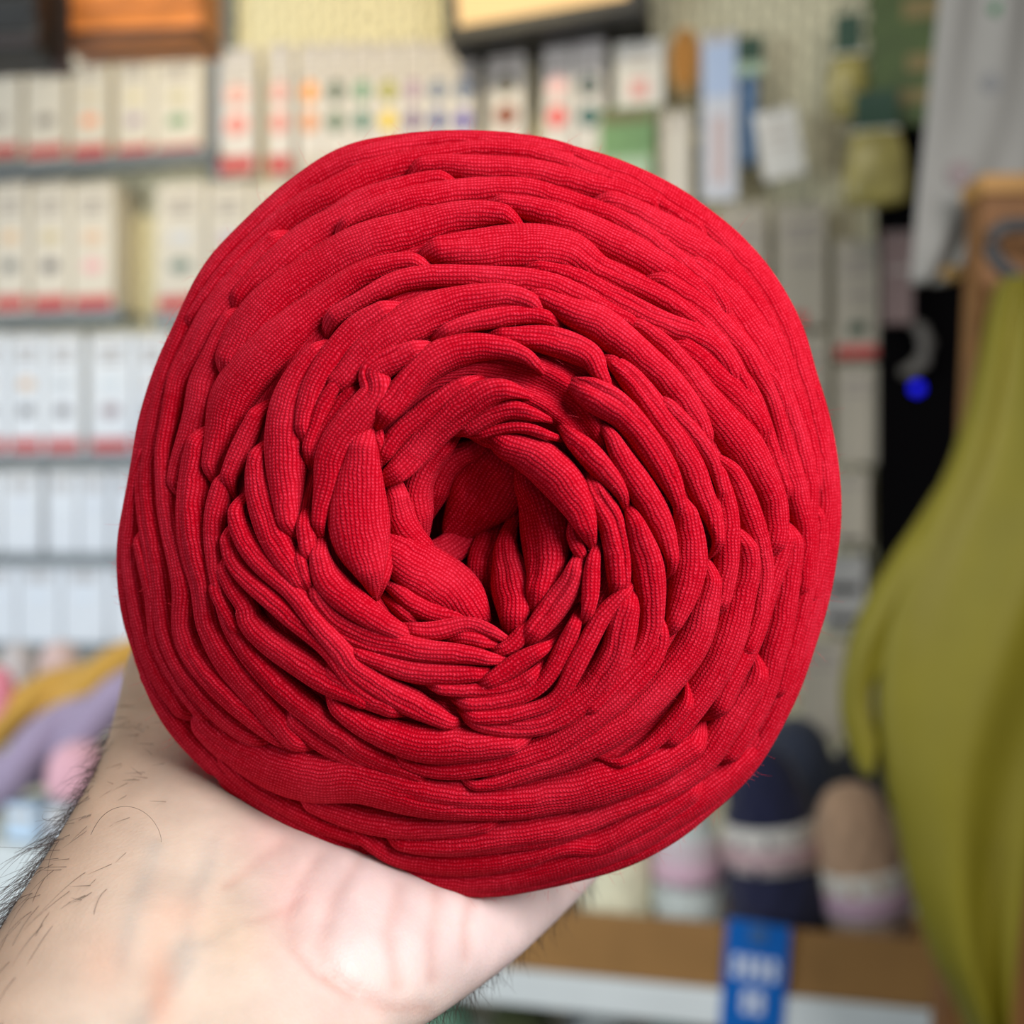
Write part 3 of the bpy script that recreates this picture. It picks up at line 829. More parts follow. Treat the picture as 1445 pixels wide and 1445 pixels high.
# stations down the arm and hand: left edge, right edge (as seen), distance, half thickness
ST = [((-420, 2120), (240, 2230), .118, .021), ((-260, 1790), (330, 1890), .142, .021), ((-90, 1480), (445, 1640), .166, .020), ((8, 1305), (548, 1492), .184, .0195),
      ((84, 1180), (648, 1412), .201, .0195), ((136, 1085), (748, 1330), .221, .020), ((163, 1000), (850, 1232), .246, .021), ((185, 915), (935, 1110), .262, .0165),
      ((250, 790), (910, 920), .270, .014), ((320, 660), (872, 745), .2715, .0125), ((355, 605), (862, 675), .271, .0105), ((385, 570), (850, 630), .270, .0065)]


def ring(i0, a):
    """point on the (interpolated) arm section at station i0 (float), angle a: 0 right edge, pi/2 facing the viewer, pi left edge"""
    i = min(int(i0), len(ST) - 2)
    f = i0 - i

    def cr(get):
        g = lambda k: np.array(get(ST[min(max(k, 0), len(ST) - 1)]), float)
        p0, p1, p2, p3 = g(i - 1), g(i), g(i + 1), g(i + 2)
        return 0.5 * (2 * p1 + (-p0 + p2) * f + (2 * p0 - 5 * p1 + 4 * p2 - p3) * f * f + (-p0 + 3 * p1 - 3 * p2 + p3) * f ** 3)
    l, r_, Y, b = cr(lambda s: s[0]), cr(lambda s: s[1]), float(cr(lambda s: s[2])), float(cr(lambda s: s[3]))
    Lp, Rp = P(l[0], l[1], Y), P(r_[0], r_[1], Y)
    mid, half = (Lp + Rp) / 2, (Rp - Lp) / 2
    ax = (P(*((np.array(ST[i + 1][0]) + np.array(ST[i + 1][1])) / 2), ST[i + 1][2]) - P(*((np.array(ST[i][0]) + np.array(ST[i][1])) / 2), ST[i][2])).normalized()
    nrm = ax.cross(half.normalized())
    if nrm.y > 0:
        nrm = -nrm
    nrm = (nrm + Vector((0, -1, 0)) * 0.8).normalized()
    c, s_ = math.cos(a), math.sin(a)
    e = 0.95
    return mid + half * (math.copysign(abs(c) ** e, c)) + nrm * (math.copysign(abs(s_) ** e, s_) * b)


hm = MB()
NA = 40
vs, fs = [], []
n_s = 61
for i in range(n_s):
    for k in range(NA):
        vs.append(ring(i / (n_s - 1) * (len(ST) - 1) * 0.9999, 2 * math.pi * k / NA))
for i in range(n_s - 1):
    for k in range(NA):
        l = (k + 1) % NA
        fs.append((i * NA + k, i * NA + l, (i + 1) * NA + l, (i + 1) * NA + k))
fs.append(tuple(range(NA - 1, -1, -1)))
fs.append(tuple(range((n_s - 1) * NA, n_s * NA)))
hm.add(vs, fs)


def back_y(px, py):
    d = np.array([px, py]) - C0
    rho = min(0.99, np.hypot(*d) / float(rout(math.atan2(d[1], d[0]))))
    return YR + DB * math.sqrt(1 - rho * rho)


def finger(pix, r0, r1, gap):
    n = 22
    q = spline([(a, b, 0) for a, b in pix], 12)
    pts, rs = [], []
    for i, (a, b, _) in enumerate(q):
        f = i / (len(q) - 1)
        r_ = r0 + (r1 - r0) * f
        r_ *= 1 + 0.05 * math.cos(f * 3 * 2 * math.pi)
        if f > 0.93:
            r_ *= max(0.35, math.sqrt(max(0, 1 - ((f - 0.93) / 0.075) ** 2)))
        pts.append(P(a, b, back_y(a, b) + r0 + gap))
        rs.append(r_)
    return pts, rs


for pix, r0, r1 in ([[(395, 760), (385, 600), (390, 480), (425, 370)], .0104, .0074], [[(520, 760), (515, 560), (525, 420), (555, 295)], .0108, .0076],
                    [[(650, 770), (660, 570), (675, 440), (695, 325)], .0104, .0073], [[(780, 790), (810, 620), (825, 520), (838, 430)], .0092, .0064]):
    pts, rs = finger(pix, r0, r1, 0.0006)
    hm.tube(pts, rs, 16)
pts, rs = finger([(330, 960), (285, 850), (272, 740), (295, 640), (335, 560)], .0125, .0085, 0.0006)
hm.tube(pts, rs, 16)
hand = hm.build('hand', skin_material(), smooth=True)
rm = hand.modifiers.new('union', 'REMESH')
rm.mode = 'VOXEL'
rm.voxel_size = 0.0011
rm.use_smooth_shade = True
sm = hand.modifiers.new('soft', 'SMOOTH')
sm.factor = 0.5
sm.iterations = 12
dg = bpy.context.evaluated_depsgraph_get()
me2 = bpy.data.meshes.new_from_object(hand.evaluated_get(dg))
hand.modifiers.clear()
hand.data = me2
# creases, tendons and veins of the wrist as relief, and skin tones with the left side's shade painted in
co = np.zeros(len(me2.vertices) * 3); me2.vertices.foreach_get('co', co); co = co.reshape(-1, 3)
no = np.zeros(len(me2.vertices) * 3); me2.vertices.foreach_get('normal', no); no = no.reshape(-1, 3)
ppx = CX + co[:, 0] / co[:, 1] * F
ppy = CY - co[:, 2] / co[:, 1] * F
facing = np.clip(-no[:, 1] * 1.5, 0, 1)


def dist_poly(line):
    best = np.full(len(ppx), 1e9)
    for (x0, y0), (x1, y1) in zip(line[:-1], line[1:]):
        dx, dy = x1 - x0, y1 - y0
        t = np.clip(((ppx - x0) * dx + (ppy - y0) * dy) / (dx * dx + dy * dy), 0, 1)
        best = np.minimum(best, np.hypot(ppx - x0 - t * dx, ppy - y0 - t * dy))
    return best


CREASES = [([(452, 1205), (425, 1245), (408, 1290), (418, 1335), (450, 1370), (500, 1400)], 5, .0011), ([(505, 1215), (470, 1270), (455, 1330), (470, 1372)], 6, .0008),
           ([(398, 1185), (360, 1215), (320, 1245)], 5, .0005), ([(425, 1265), (385, 1290), (350, 1302)], 4, .0004), ([(655, 1275), (645, 1310), (648, 1350)], 5, .0006),
           ([(560, 1255), (545, 1320), (560, 1390)], 7, .0005), ([(610, 1262), (600, 1330), (605, 1380)], 6, .0004), ([(470, 1372), (540, 1420), (600, 1425)], 6, .0005)]
VEINS = [([(305, 1190), (278, 1260), (262, 1330), (225, 1400), (190, 1460)], 13, .0006), ([(350, 1300), (300, 1330), (262, 1340)], 10, .0004), ([(220, 1200), (190, 1290), (170, 1360)], 14, .0003),
         ([(268, 1360), (240, 1400), (205, 1460)], 12, .0005)]
disp = np.zeros(len(ppx))
for bx, by, sx_, sy_, am in ((650, 1300, 120, 90, .0030), (330, 1225, 60, 55, -.0016), (500, 1290, 28, 75, .0012), (255, 1120, 60, 70, .0015), (200, 1330, 70, 90, .0008)):
    disp += am * facing * np.exp(-((ppx - bx) / sx_) ** 2 - ((ppy - by) / sy_) ** 2)
disp -= .0014 * facing * np.exp(-(dist_poly([(395, 1190), (410, 1300), (470, 1380), (560, 1450)]) / 24) ** 2)
tone = np.tile(np.array(srgb(186, 169, 153)[:3]), (len(ppx), 1))
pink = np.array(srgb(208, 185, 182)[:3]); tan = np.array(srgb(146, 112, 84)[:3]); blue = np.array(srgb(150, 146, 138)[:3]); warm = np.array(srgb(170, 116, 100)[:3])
k = np.clip((ppx - 330) / 160, 0, 1) * np.clip((1500 - ppy) / 150, 0, 1)
tone = tone * (1 - 0.8 * k[:, None]) + pink * 0.8 * k[:, None]
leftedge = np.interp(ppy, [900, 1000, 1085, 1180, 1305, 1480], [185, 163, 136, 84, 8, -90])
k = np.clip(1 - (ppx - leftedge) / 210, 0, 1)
tone = tone * (1 - 0.7 * k[:, None]) + tan * 0.7 * k[:, None]  # shade where the wrist curves away from the light, painted as tan
for ln, sg, am in CREASES:
    g = np.exp(-(dist_poly(ln) / (sg * 1.7)) ** 2) * facing
    disp -= g * am * 0.95
    tone = tone * (1 - 0.4 * g[:, None]) + warm * 0.4 * g[:, None]
for ln, sg, am in VEINS:
    g = np.exp(-(dist_poly(ln) / sg) ** 2) * facing
    disp += g * am
    tone = tone * (1 - 0.6 * g[:, None]) + blue * 0.6 * g[:, None]
for bx, by, sx_, sy_, cc, am in ((225, 1400, 22, 70, (196, 138, 110), .5), (150, 1360, 40, 50, (196, 146, 120), .35), (250, 1290, 40, 30, (202, 160, 138), .4), (420, 1265, 50, 60, (196, 150, 146), .4),
                              (470, 1430, 60, 40, (214, 160, 150), .4), (380, 1180, 60, 40, (196, 154, 146), .4), (330, 1320, 50, 40, (192, 166, 140), .4)):
    g = am * np.exp(-((ppx - bx) / sx_) ** 2 - ((ppy - by) / sy_) ** 2)
    tone = tone * (1 - g[:, None]) + np.array(srgb(*cc)[:3]) * g[:, None]
co2 = co + no * disp[:, None]
me2.vertices.foreach_set('co', co2.ravel())
sm = hand.modifiers.new('soften_skin', 'SMOOTH')
sm.factor = 0.5
sm.iterations = 5
ca = me2.color_attributes.new('tone', 'FLOAT_COLOR', 'POINT')
ca.data.foreach_set('color', np.concatenate([tone, np.ones((len(ppx), 1))], 1).astype(np.float32).ravel())
me2.update()
tag(hand, 'bare left hand with hairy wrist reaching up behind the red yarn ball', 'hand')

# arm hair along the thumb side of the wrist
hs = []
for i in range(820):
    st_ = rng.uniform(1.9, 5.6) if i < 640 else rng.uniform(1.3, 3.6)
    a = math.pi + rng.normal(0.0, 0.13) if i < 640 else math.pi + rng.uniform(-1.0, 0.2)
    root = ring(st_, a)
    ctr = ring(st_, a + math.pi)
    outv = (root - ctr).normalized()
    along = (ring(st_ + 0.2, a) - root).normalized()
    ln = rng.uniform(0.006, 0.015) * (0.7 if st_ > 4.6 else 1.0)
    d0 = outv * (rng.uniform(0.25, 0.85) if i < 640 else rng.uniform(0.05, 0.25)) - along * rng.uniform(0.7, 1.2) + Vector(rng.normal(size=3)) * 0.14
    d0.normalize()
    bend = Vector((rng.uniform(0.1, 0.7), rng.uniform(-0.3, 0.1), rng.uniform(-0.9, -0.1))) + Vector(rng.normal(size=3)) * 0.25
    hs.append([root - outv * 0.0005 + d0 * ln * f + bend * ln * f * f * 0.55 for f in np.linspace(0, 1, 8)])
for i in range(340):          # fine hair hidden half in the shade under the ball and at the far edge
    st_ = rng.uniform(3.2, 6.0)
    a = rng.uniform(-0.25, 0.05) if i < 260 else math.pi - rng.uniform(0.2, 1.0)
    root = ring(st_, a)
    outv = (root - ring(st_, a + math.pi)).normalized()
    along = (ring(st_ + 0.2, a) - root).normalized()
    ln = rng.uniform(0.003, 0.007)
    d0 = (outv * 0.4 - along * rng.uniform(0.4, 1.0) + Vector(rng.normal(size=3)) * 0.2).normalized()
    hs.append([root - outv * 0.0004 + d0 * ln * f for f in np.linspace(0, 1, 5)])
# the one long curl lying across the wrist
curl = [(128, 1178), (140, 1155), (160, 1140), (185, 1137), (207, 1147), (222, 1165), (230, 1190), (226, 1208), (216, 1222), (206, 1230)]
cq = spline([(a, b, 0) for a, b in curl], 5)
hs.append([P(a, b, 0.1835 + 0.006 * i / len(cq)) for i, (a, b, _) in enumerate(cq)])
hair_object('arm_hair', hs, 0.000042, mat('dark_brown_hair', srgb(52, 36, 28), 0.5), hand)


# ------------------------------------------------------------------ goods on the wall
M_board = mat('cream_card_stock', srgb(212, 204, 188), 0.6, noise=0.05, nscale=25)
M_board2 = mat('cool_white_card_stock', srgb(222, 226, 230), 0.55, noise=0.04, nscale=25)
M_redband = mat('brick_red_print', srgb(186, 62, 58), 0.55)
M_print = mat('grey_print', srgb(150, 140, 132), 0.6)
M_lightprint = mat('pale_print', srgb(196, 186, 172), 0.6)


def dims(x0, x1, y0, y1, off):
    a, b = wp(x0, y1, off), wp(x1, y1, off)
    c = wp((x0 + x1) / 2, y0, off)
    base = wp((x0 + x1) / 2, y1, off)
    return base, math.hypot(b.x - a.x, b.y - a.y), c.z - base.z


def carton(x0, x1, y0, y1, off, depth, label, group, board, band=True, mark=None, mark2=None, name='product_box', cat='box'):
    """printed carton standing with its front off metres before the wall"""
    base, w, h = dims(x0, x1, y0, y1, off)
    e = empty(name, base, ANG, label, cat, group)
    MB().box(-w / 2, w / 2, 0, depth, 0, h, 0.0012).build('carton', board, e)
    MB().box(-w * 0.47, w * 0.47, -0.0006, 0.001, h * 0.965, h * 0.99).build('top_flap_edge', M_lightprint, e)
    if band:
        MB().box(-w * 0.46, w * 0.46, -0.0007, 0.001, h * 0.02, h * 0.13).build('base_band', M_redband, e)
    mb = MB()
    for k in range(3):
        mb.box(-w * (0.34 - 0.05 * k), w * (0.34 - 0.05 * k), -0.0006, 0.001, h * (0.86 - 0.055 * k), h * (0.885 - 0.055 * k))
    mb.build('printed_lines', M_print, e)
    for z, c in ((0.58, mark), (0.36, mark2)):
        if c:
            MB().oval(0, h * z, w * 0.24, h * 0.055, 0.0005, -0.001).build('colour_spot', mat('spot_%d_%d_%d' % c, srgb(*c), 0.5), e)
    return e


ordn = ['leftmost', 'second', 'third', 'fourth', 'fifth', 'sixth', 'seventh']


def row(name, y0, y1, spans, board, band, marks, off, depth):
    for i, (a, b) in enumerate(spans):
        m1, m2 = marks[i % len(marks)]
        kind = 'cream red-banded box' if band else 'plain white carton'
        pos = '%s from left on the %s' % (ordn[i], name) if i else 'leftmost on the %s' % name
        carton(a, b, y0, y1, off, depth, kind + ', ' + pos, 'boxes on the ' + name, board, band, m1, m2)


def rail(name, x0, x1, y, off, label):
    a, b = wp(x0, y, off), wp(x1, y, off)
    w = math.hypot(b.x - a.x, b.y - a.y)
    e = empty('display_rail', (a + b) / 2, ANG, label, 'display rail', 'grey display rails on the left wall')
    MB().box(-w / 2, w / 2, 0, off, -0.003, 0, 0.0008).build('tray', M_grey, e)
    MB().box(-w / 2, w / 2, -0.002, 0, -0.020, 0.004, 0.0008).build('front_lip', M_grey, e)
    for s in (-0.8, 0.8):
        MB().tube([(s * w / 2, 0.01, -0.004), (s * w / 2, off - 0.02, -0.010), (s * w / 2, off + 0.008, -0.004)], 0.003, 8).build('peg_hook', M_grey, e)


OFF = 0.07
row('top left rail', 74, 224, [(-38, 28), (36, 92), (100, 152), (164, 214), (217, 284)], M_board, True,
    [(None, (170, 160, 150)), (None, (130, 120, 112)), ((206, 190, 160), (240, 150, 100)), ((214, 200, 160), (170, 150, 165)), ((196, 186, 150), (110, 150, 110))], OFF, 0.05)
row('second left rail', 258, 441, [(-62, -14), (-10, 38), (44, 97), (101, 160)], M_board, True,
    [((226, 190, 150), (190, 190, 180)), ((214, 180, 140), (110, 112, 110)), ((196, 180, 140), (96, 90, 92)), ((214, 180, 150), (226, 170, 170))], OFF, 0.05)
row('rail beside the yellow gap', 258, 441, [(221, 288), (293, 350), (355, 410)], M_board, True,
    [((206, 206, 206), (110, 130, 120)), ((190, 180, 190), (120, 130, 130))], OFF, 0.05)
row('third left rail', 470, 641, [(-50, 10), (14, 60), (63, 114), (126, 186), (190, 240)], M_board2, True,
    [((210, 205, 200), (150, 148, 150)), ((206, 170, 130), (110, 108, 110)), ((190, 196, 200), (120, 116, 120)), ((206, 214, 220), (150, 130, 136))], OFF, 0.05)
row('fourth left rail', 664, 780, [(-60, -2), (2, 56), (66, 108), (111, 152), (157, 205)], M_board2, False,
    [((226, 232, 238), None), ((214, 220, 228), None)], OFF, 0.06)
row('fifth left rail', 792, 908, [(-40, 22), (25, 84), (87, 150), (154, 200)], M_board2, False,
    [((220, 228, 236), None)], OFF, 0.06)
rail('r1', -60, 302, 226, OFF, 'grey metal display rail under the topmost row of red-banded boxes')
rail('r2', -80, 172, 443, OFF, 'grey metal display rail under the second row of boxes at far left')
rail('r2b', 214, 420, 443, OFF, 'grey metal display rail right of the yellow gap, partly behind the ball')
rail('r3', -80, 250, 643, OFF, 'grey metal display rail under the third row of red-banded boxes')
rail('r4', -80, 210, 783, OFF, 'grey metal display rail under the upper row of plain white cartons')
rail('r5', -80, 206, 911, OFF, 'grey metal display rail under the lower row of plain white cartons')

# capped blue grey strip beside the top left boxes
a, b = wp(287, 250, 0.05), wp(300, 250, 0.05)
e = empty('grey_strip', wp(306, 250, 0.05), ANG, 'blue grey upright strip at the right end of the top left boxes', 'upright post')
MB().box(-0.009, 0.009, 0, 0.05, 0, 0.42, 0.001).build('post', mat('blue_grey_strip', srgb(120, 132, 146), 0.5, metal=0.2), e)
MB().box(-0.011, 0.011, -0.002, 0.05, 0.418, 0.43, 0.001).build('cap', M_grey, e)

# thin packs with two colour swatches each
PACKS = [(308, 360, 68, 248, (222, 172, 160), (226, 146, 136), 'pink swatches, leftmost'), (376, 412, 62, 248, (220, 160, 152), (222, 140, 130), 'salmon pink swatches'),
         (420, 454, 62, 246, (246, 158, 66), (224, 150, 100), 'orange swatches'), (456, 492, 60, 246, (84, 104, 86), (92, 118, 94), 'two dark moss green swatches'),
         (494, 528, 60, 244, (100, 150, 118), (56, 120, 104), 'teal green swatches'), (530, 566, 60, 244, (160, 156, 50), (228, 196, 36), 'bright yellow swatches'),
         (568, 598, 58, 244, (160, 128, 156), (106, 76, 128), 'plum purple swatches'), (600, 635, 58, 244, (96, 112, 140), (56, 74, 140), 'navy blue swatches'),
         (637, 671, 58, 244, (104, 122, 150), (72, 56, 164), 'violet blue swatches'), (688, 740, 46, 240, (128, 122, 108), (140, 78, 58), 'brown swatch'),
         (766, 806, 52, 240, (240, 190, 188), (232, 72, 74), 'bright red swatch'), (809, 853, 50, 240, (62, 82, 82), (18, 92, 90), 'deep petrol swatch')]
M_pack = mat('pack_backing_card', srgb(214, 208, 200), 0.55, noise=0.05, nscale=30)
M_clear = mat('pack_header', srgb(188, 182, 178), 0.4)
for x0, x1, y0, y1, c1, c2, txt in PACKS:
    base, w, h = dims(x0, x1, y0, y1, 0.05)
    e = empty('craft_pack', base, ANG, 'slim hanging craft pack with ' + txt, 'craft pack', 'two-swatch packs in a row on the pegboard')
    MB().box(-w / 2, w / 2, 0, 0.012, 0, h, 0.001).build('backing_card', M_pack, e)
    MB().box(-w * 0.46, w * 0.46, -0.0012, 0.001, h * 0.87, h * 0.985, 0.0004).build('header', M_clear, e)
    MB().box(-w * 0.45, w * 0.45, -0.001, 0.001, h * 0.02, h * 0.15).build('base_band', M_redband if x0 < 415 else M_lightprint, e)
    mm = MB()
    for k in range(2):
        mm.box(-w * 0.36, w * 0.36, -0.0008, 0.001, h * (0.79 - 0.045 * k), h * (0.81 - 0.045 * k))
    mm.build('printed_lines', M_print, e)
    for f, c in ((0.63, c1), (0.40, c2)):
        o = MB().oval(0, h * f, w * 0.33, h * 0.085, 0.0005, -0.003).build('swatch', mat('spot_%d_%d_%d' % c, srgb(*c), 0.5), e)
    MB().tube([(0, 0.05, h + 0.004), (0, 0.0, h + 0.004), (0, -0.004, h + 0.008)], 0.0018, 6).build('peg_hook', M_grey, e)

# glowing screen on the wall, slightly tilted
base = wp(765, 17, 0.12)
e = empty('wall_screen', base, ANG, 'warm glowing flat screen in a black frame at the top of the wall', 'screen')
e.rotation_euler = (0, math.radians(-3.6), ANG)
sw = (wp(882, 10, 0.12) - wp(645, 10, 0.12)).length
MB().box(-sw / 2 - 0.022, sw / 2 + 0.022, 0, 0.10, -0.024, 0.30, 0.004).build('frame', mat('black_plastic', srgb(26, 25, 24), 0.5), e)
MB().box(-sw / 2, sw / 2, -0.002, 0.004, 0, 0.28).build('glowing_panel', mat('lit_screen', srgb(90, 70, 40), 0.5, emit=srgb(255, 208, 140), strength=1.0), e)

# leather bag and black bag hanging at the top left
def bag(x0, x1, yb, Y, depth, label, m, mdark, strap):
    c = P((x0 + x1) / 2, yb, Y)
    w = (x1 - x0) / F * Y
    e = empty('hanging_bag', c, ANG * 0.4, label, 'bag')
    MB().box(-w / 2, w / 2, 0, depth, 0, 0.22, 0.010).build('body', m, e, smooth=False)
    MB().box(-w * 0.485, w * 0.485, -0.004, 0.002, 0.035, 0.215, 0.003).build('flap', m, e)
    MB().box(-w * 0.50, w * 0.50, -0.0025, depth + 0.0025, 0.004, 0.011, 0.001).build('bottom_piping', mdark, e)
    if strap:
        MB().box(-w * 0.5 + 0.002, -w * 0.5 + 0.020, -0.009, -0.0045, -0.040, 0.10, 0.001).build('strap_end', mdark, e)
    MB().tube([(-w * 0.4, depth / 2, 0.21), (-w * 0.33, depth / 2, 0.33), (0, depth / 2, 0.38), (w * 0.33, depth / 2, 0.33), (w * 0.4, depth / 2, 0.21)], 0.007, 8).build('handle', mdark, e)


bag(74, 288, 56, 1.22, 0.07, 'tan brown leather bag hanging over the top left boxes', mat('tan_leather', srgb(206, 122, 52), 0.42, noise=0.25, nscale=30), mat('dark_leather', srgb(46, 28, 20), 0.5), True)
bag(-110, 58, 70, 1.18, 0.08, 'black bag hanging in the top left corner beside the tan leather bag', mat('black_leather', srgb(28, 27, 24), 0.5, noise=0.2, nscale=30), mat('dark_leather', srgb(46, 28, 20), 0.5), False)


# single goods on the right-hand pegboard
def card(name, x0, x1, y0, y1, off, label, cat, parts, m, th=0.010, roll=0.0, group=None, corner=0.0012):
    base, w, h = dims(x0, x1, y0, y1, off)
    e = empty(name, base, ANG, label, cat, group)
    e.rotation_euler = (0, math.radians(roll), ANG)
    MB().box(-w / 2, w / 2, 0, th, 0, h, corner).build('body', m, e)
    for nm, fx0, fx1, fz0, fz1, pm in parts:
        MB().box(w * (fx0 - 0.5), w * (fx1 - 0.5), -0.0012, 0.001, h * fz0, h * fz1, 0.0003).build(nm, pm, e)
    MB().tube([(0, off, h - 0.006), (0, -0.004, h - 0.006), (0, -0.006, h - 0.001)], 0.0018, 6).build('peg_hook', M_grey, e)
    return e


M_dgreen = mat('dark_green_print', srgb(40, 72, 52), 0.55)
M_lgreen = mat('leaf_green_print', srgb(112, 152, 98), 0.55, noise=0.3, nscale=60)
M_pinkp = mat('pink_print', srgb(226, 170, 160), 0.6)
M_paper = mat('white_tag_paper', srgb(222, 218, 206), 0.6)
card('hang_tag', 868, 936, 58, 150, 0.06, 'white paper hang tag with a pink print left of the oval brush', 'tag', [('pink_print', 0.3, 0.7, 0.12, 0.42, M_pinkp), ('text_lines', 0.2, 0.8, 0.6, 0.68, M_lightprint), ('text_lines', 0.25, 0.75, 0.76, 0.82, M_lightprint)], M_paper)
card('seed_packet', 846, 922, 152, 262, 0.07, 'leaf green packet below the white hang tag, touching the ball top', 'packet', [('brown_header', 0.04, 0.96, 0.80, 0.97, mat('brown_print', srgb(108, 104, 66), 0.6)), ('leaf_print', 0.06, 0.94, 0.42, 0.78, M_lgreen), ('pale_base', 0.06, 0.94, 0.04, 0.36, mat('pale_green_print', srgb(168, 190, 160), 0.6))], mat('green_packet', srgb(120, 160, 108), 0.5))
card('craft_card', 931, 974, 158, 300, 0.05, 'narrow cream card under the oval tan brush', 'card', [('text_lines', 0.2, 0.8, 0.9, 0.93, M_lightprint), ('text_lines', 0.2, 0.8, 0.84, 0.87, M_lightprint)], M_board)
card('slim_pack', 990, 1040, 46, 282, 0.06, 'long pale blue and white slim pack right of the brush', 'pack', [('blue_print', 0.06, 0.94, 0.62, 0.93, mat('pale_blue_print', srgb(178, 196, 222), 0.5)), ('header', 0.1, 0.9, 0.94, 0.985, M_clear), ('pinkish_print', 0.3, 0.7, 0.1, 0.5, mat('blush_print', srgb(206, 184, 178), 0.6))], mat('slim_pack_white', srgb(206, 208, 212), 0.45))
e = empty('tool_tube', wp(1058, 235, 0.06), ANG, 'blue tube tool on a dark green header card beside the slim pack', 'craft tool')
hh = wp(1058, 50, 0.06).z - wp(1058, 235, 0.06).z
MB().box(-0.019, 0.019, 0, 0.002, hh * 0.80, hh, 0.0006).build('header_card', M_dgreen, e)
MB().box(-0.019, 0.019, -0.001, 0.003, hh * 0.70, hh * 0.79, 0.0006).build('pale_strip', mat('pale_green_print', srgb(168, 190, 160), 0.6), e)
MB().lathe([(0.004, 0), (0.010, 0.006), (0.011, hh * 0.3), (0.012, hh * 0.6), (0.010, hh * 0.66), (0.006, hh * 0.70)], 20).build('tube', mat('steel_blue_plastic', srgb(88, 122, 158), 0.4), e, smooth=True)
MB().tube([(0, 0.06, hh - 0.006), (0, -0.004, hh - 0.006)], 0.0018, 6).build('peg_hook', M_grey, e)
e = empty('oval_brush', wp(966, 136, 0.06), ANG, 'oval tan wooden brush hanging between the white tag and slim pack', 'brush')
bw = 24 / F * 1.6
bh = 52 / F * 1.6
MB().oval(0, bh, bw, bh, 0.012, 0.0, 28).oval(0, bh, bw, bh, 0.012, 0.018, 28).build('wooden_back', mat('pale_wood', srgb(206, 172, 120), 0.5, noise=0.15, nscale=40), e)
mb = MB().oval(0, bh, bw * 0.84, bh * 0.86, 0.001, -0.005, 28)
mb.build('pad', mat('ochre_pad', srgb(186, 128, 46), 0.6, noise=0.2, nscale=90), e)
mb = MB()
for i in range(-3, 4):
    for j in range(-7, 8):
        if (i / 3.6) ** 2 + (j / 7.6) ** 2 < 0.95:
            x, z = i * bw * 0.22, bh + j * bh * 0.108
            mb.tube([(x, -0.004, z), (x, -0.011, z)], 0.0008, 5)
tag(mb.build('bristles', mat('bristle_tan', srgb(214, 160, 84), 0.5), e), kind='stuff')
MB().tube([(0, 0.06, 2 * bh - 0.004), (0, -0.003, 2 * bh - 0.004)], 0.0018, 6).build('peg_hook', M_grey, e)
card('paper_tag', 1078, 1138, 152, 250, 0.09, 'tilted white paper tag right of the blue tube', 'tag', [('text_lines', 0.2, 0.8, 0.74, 0.79, M_lightprint), ('text_lines', 0.2, 0.75, 0.6, 0.65, M_lightprint), ('text_lines', 0.25, 0.8, 0.44, 0.49, M_lightprint)], M_paper, 0.006, -9)


def pouch(x0, x1, yt, ym, yb, off, label):
    """clear pouch of yellow stuff under a dark green header"""
    base, w, h = dims(x0, x1, yt, yb, off)
    e = empty('yellow_pouch', base, ANG, label, 'pouch', 'yellow pouches beside the dark olive packet')
    hm_ = h * (yb - ym) / (yb - yt)
    prof = [(0.35, 0.0), (0.5, hm_ * 0.06), (0.52, hm_ * 0.35), (0.46, hm_ * 0.7), (0.36, hm_)]
    MB().lathe([(r * w, z) for r, z in prof], 26, lambda a, k: 1 + 0.06 * math.sin(5 * a + 3 * k), sy=0.42).build('filled_bag', mat('yellow_filling', srgb(178, 164, 92), 0.35, noise=0.35, nscale=35), e, smooth=True)
    MB().box(-w * 0.36, w * 0.36, -0.002, 0.002, hm_ * 0.96, hm_ * 1.06, 0.0006).build('white_seal', M_paper, e)
    MB().box(-w * 0.34, w * 0.34, -0.0015, 0.0015, hm_ * 1.05, h, 0.0006).build('header_card', M_dgreen, e)
    MB().tube([(0, off, h - 0.008), (0, -0.005, h - 0.008)], 0.0018, 6).build('peg_hook', M_grey, e)


pouch(1168, 1226, 20, 80, 166, 0.08, 'upper yellow pouch with dark green header left of the olive packet')
pouch(1190, 1280, 128, 188, 290, 0.14, 'lower, larger yellow pouch hanging in front of the black cabinet edge')
e = card('olive_packet', 1228, 1330, -70, 176, 0.12, 'dark olive green packet with tan prints at the top right', 'packet', [('tan_print', 0.45, 0.95, 0.60, 0.72, mat('tan_print', srgb(126, 110, 66), 0.6)), ('tan_print', 0.5, 0.95, 0.30, 0.40, mat('tan_print', srgb(126, 110, 66), 0.6)), ('tan_print', 0.4, 0.9, 0.12, 0.2, mat('tan_print', srgb(126, 110, 66), 0.6))], mat('olive_packet_green', srgb(74, 92, 44), 0.55, noise=0.3, nscale=25), 0.03)

M_shade = mat('cream_pack_card', srgb(176, 167, 148), 0.6, noise=0.06, nscale=20)  # card cream darkened, so the shade on this side is in the colour
tl = lambda: [('text_lines', 0.2, 0.85, 0.80, 0.84, M_print), ('text_lines', 0.2, 0.8, 0.70, 0.74, M_print), ('text_lines', 0.25, 0.85, 0.52, 0.56, M_print)]
card('label_pack', 1016, 1082, 288, 500, 0.05, 'cream pack beside the ball, left of the text-printed packs', 'pack', tl(), M_shade, 0.02)
card('label_pack', 1094, 1166, 288, 462, 0.06, 'cream pack printed with grey text lines below the paper tag', 'pack', tl() + [('red_spot', 0.3, 0.6, 0.02, 0.12, M_redband)], M_shade, 0.02)
card('label_pack', 1178, 1240, 338, 506, 0.07, 'cream pack with a red base band right of the text pack', 'pack', tl() + [('base_band', 0.04, 0.96, 0.01, 0.11, M_redband), ('green_spot', 0.3, 0.7, 0.2, 0.3, M_dgreen)], M_shade, 0.02)
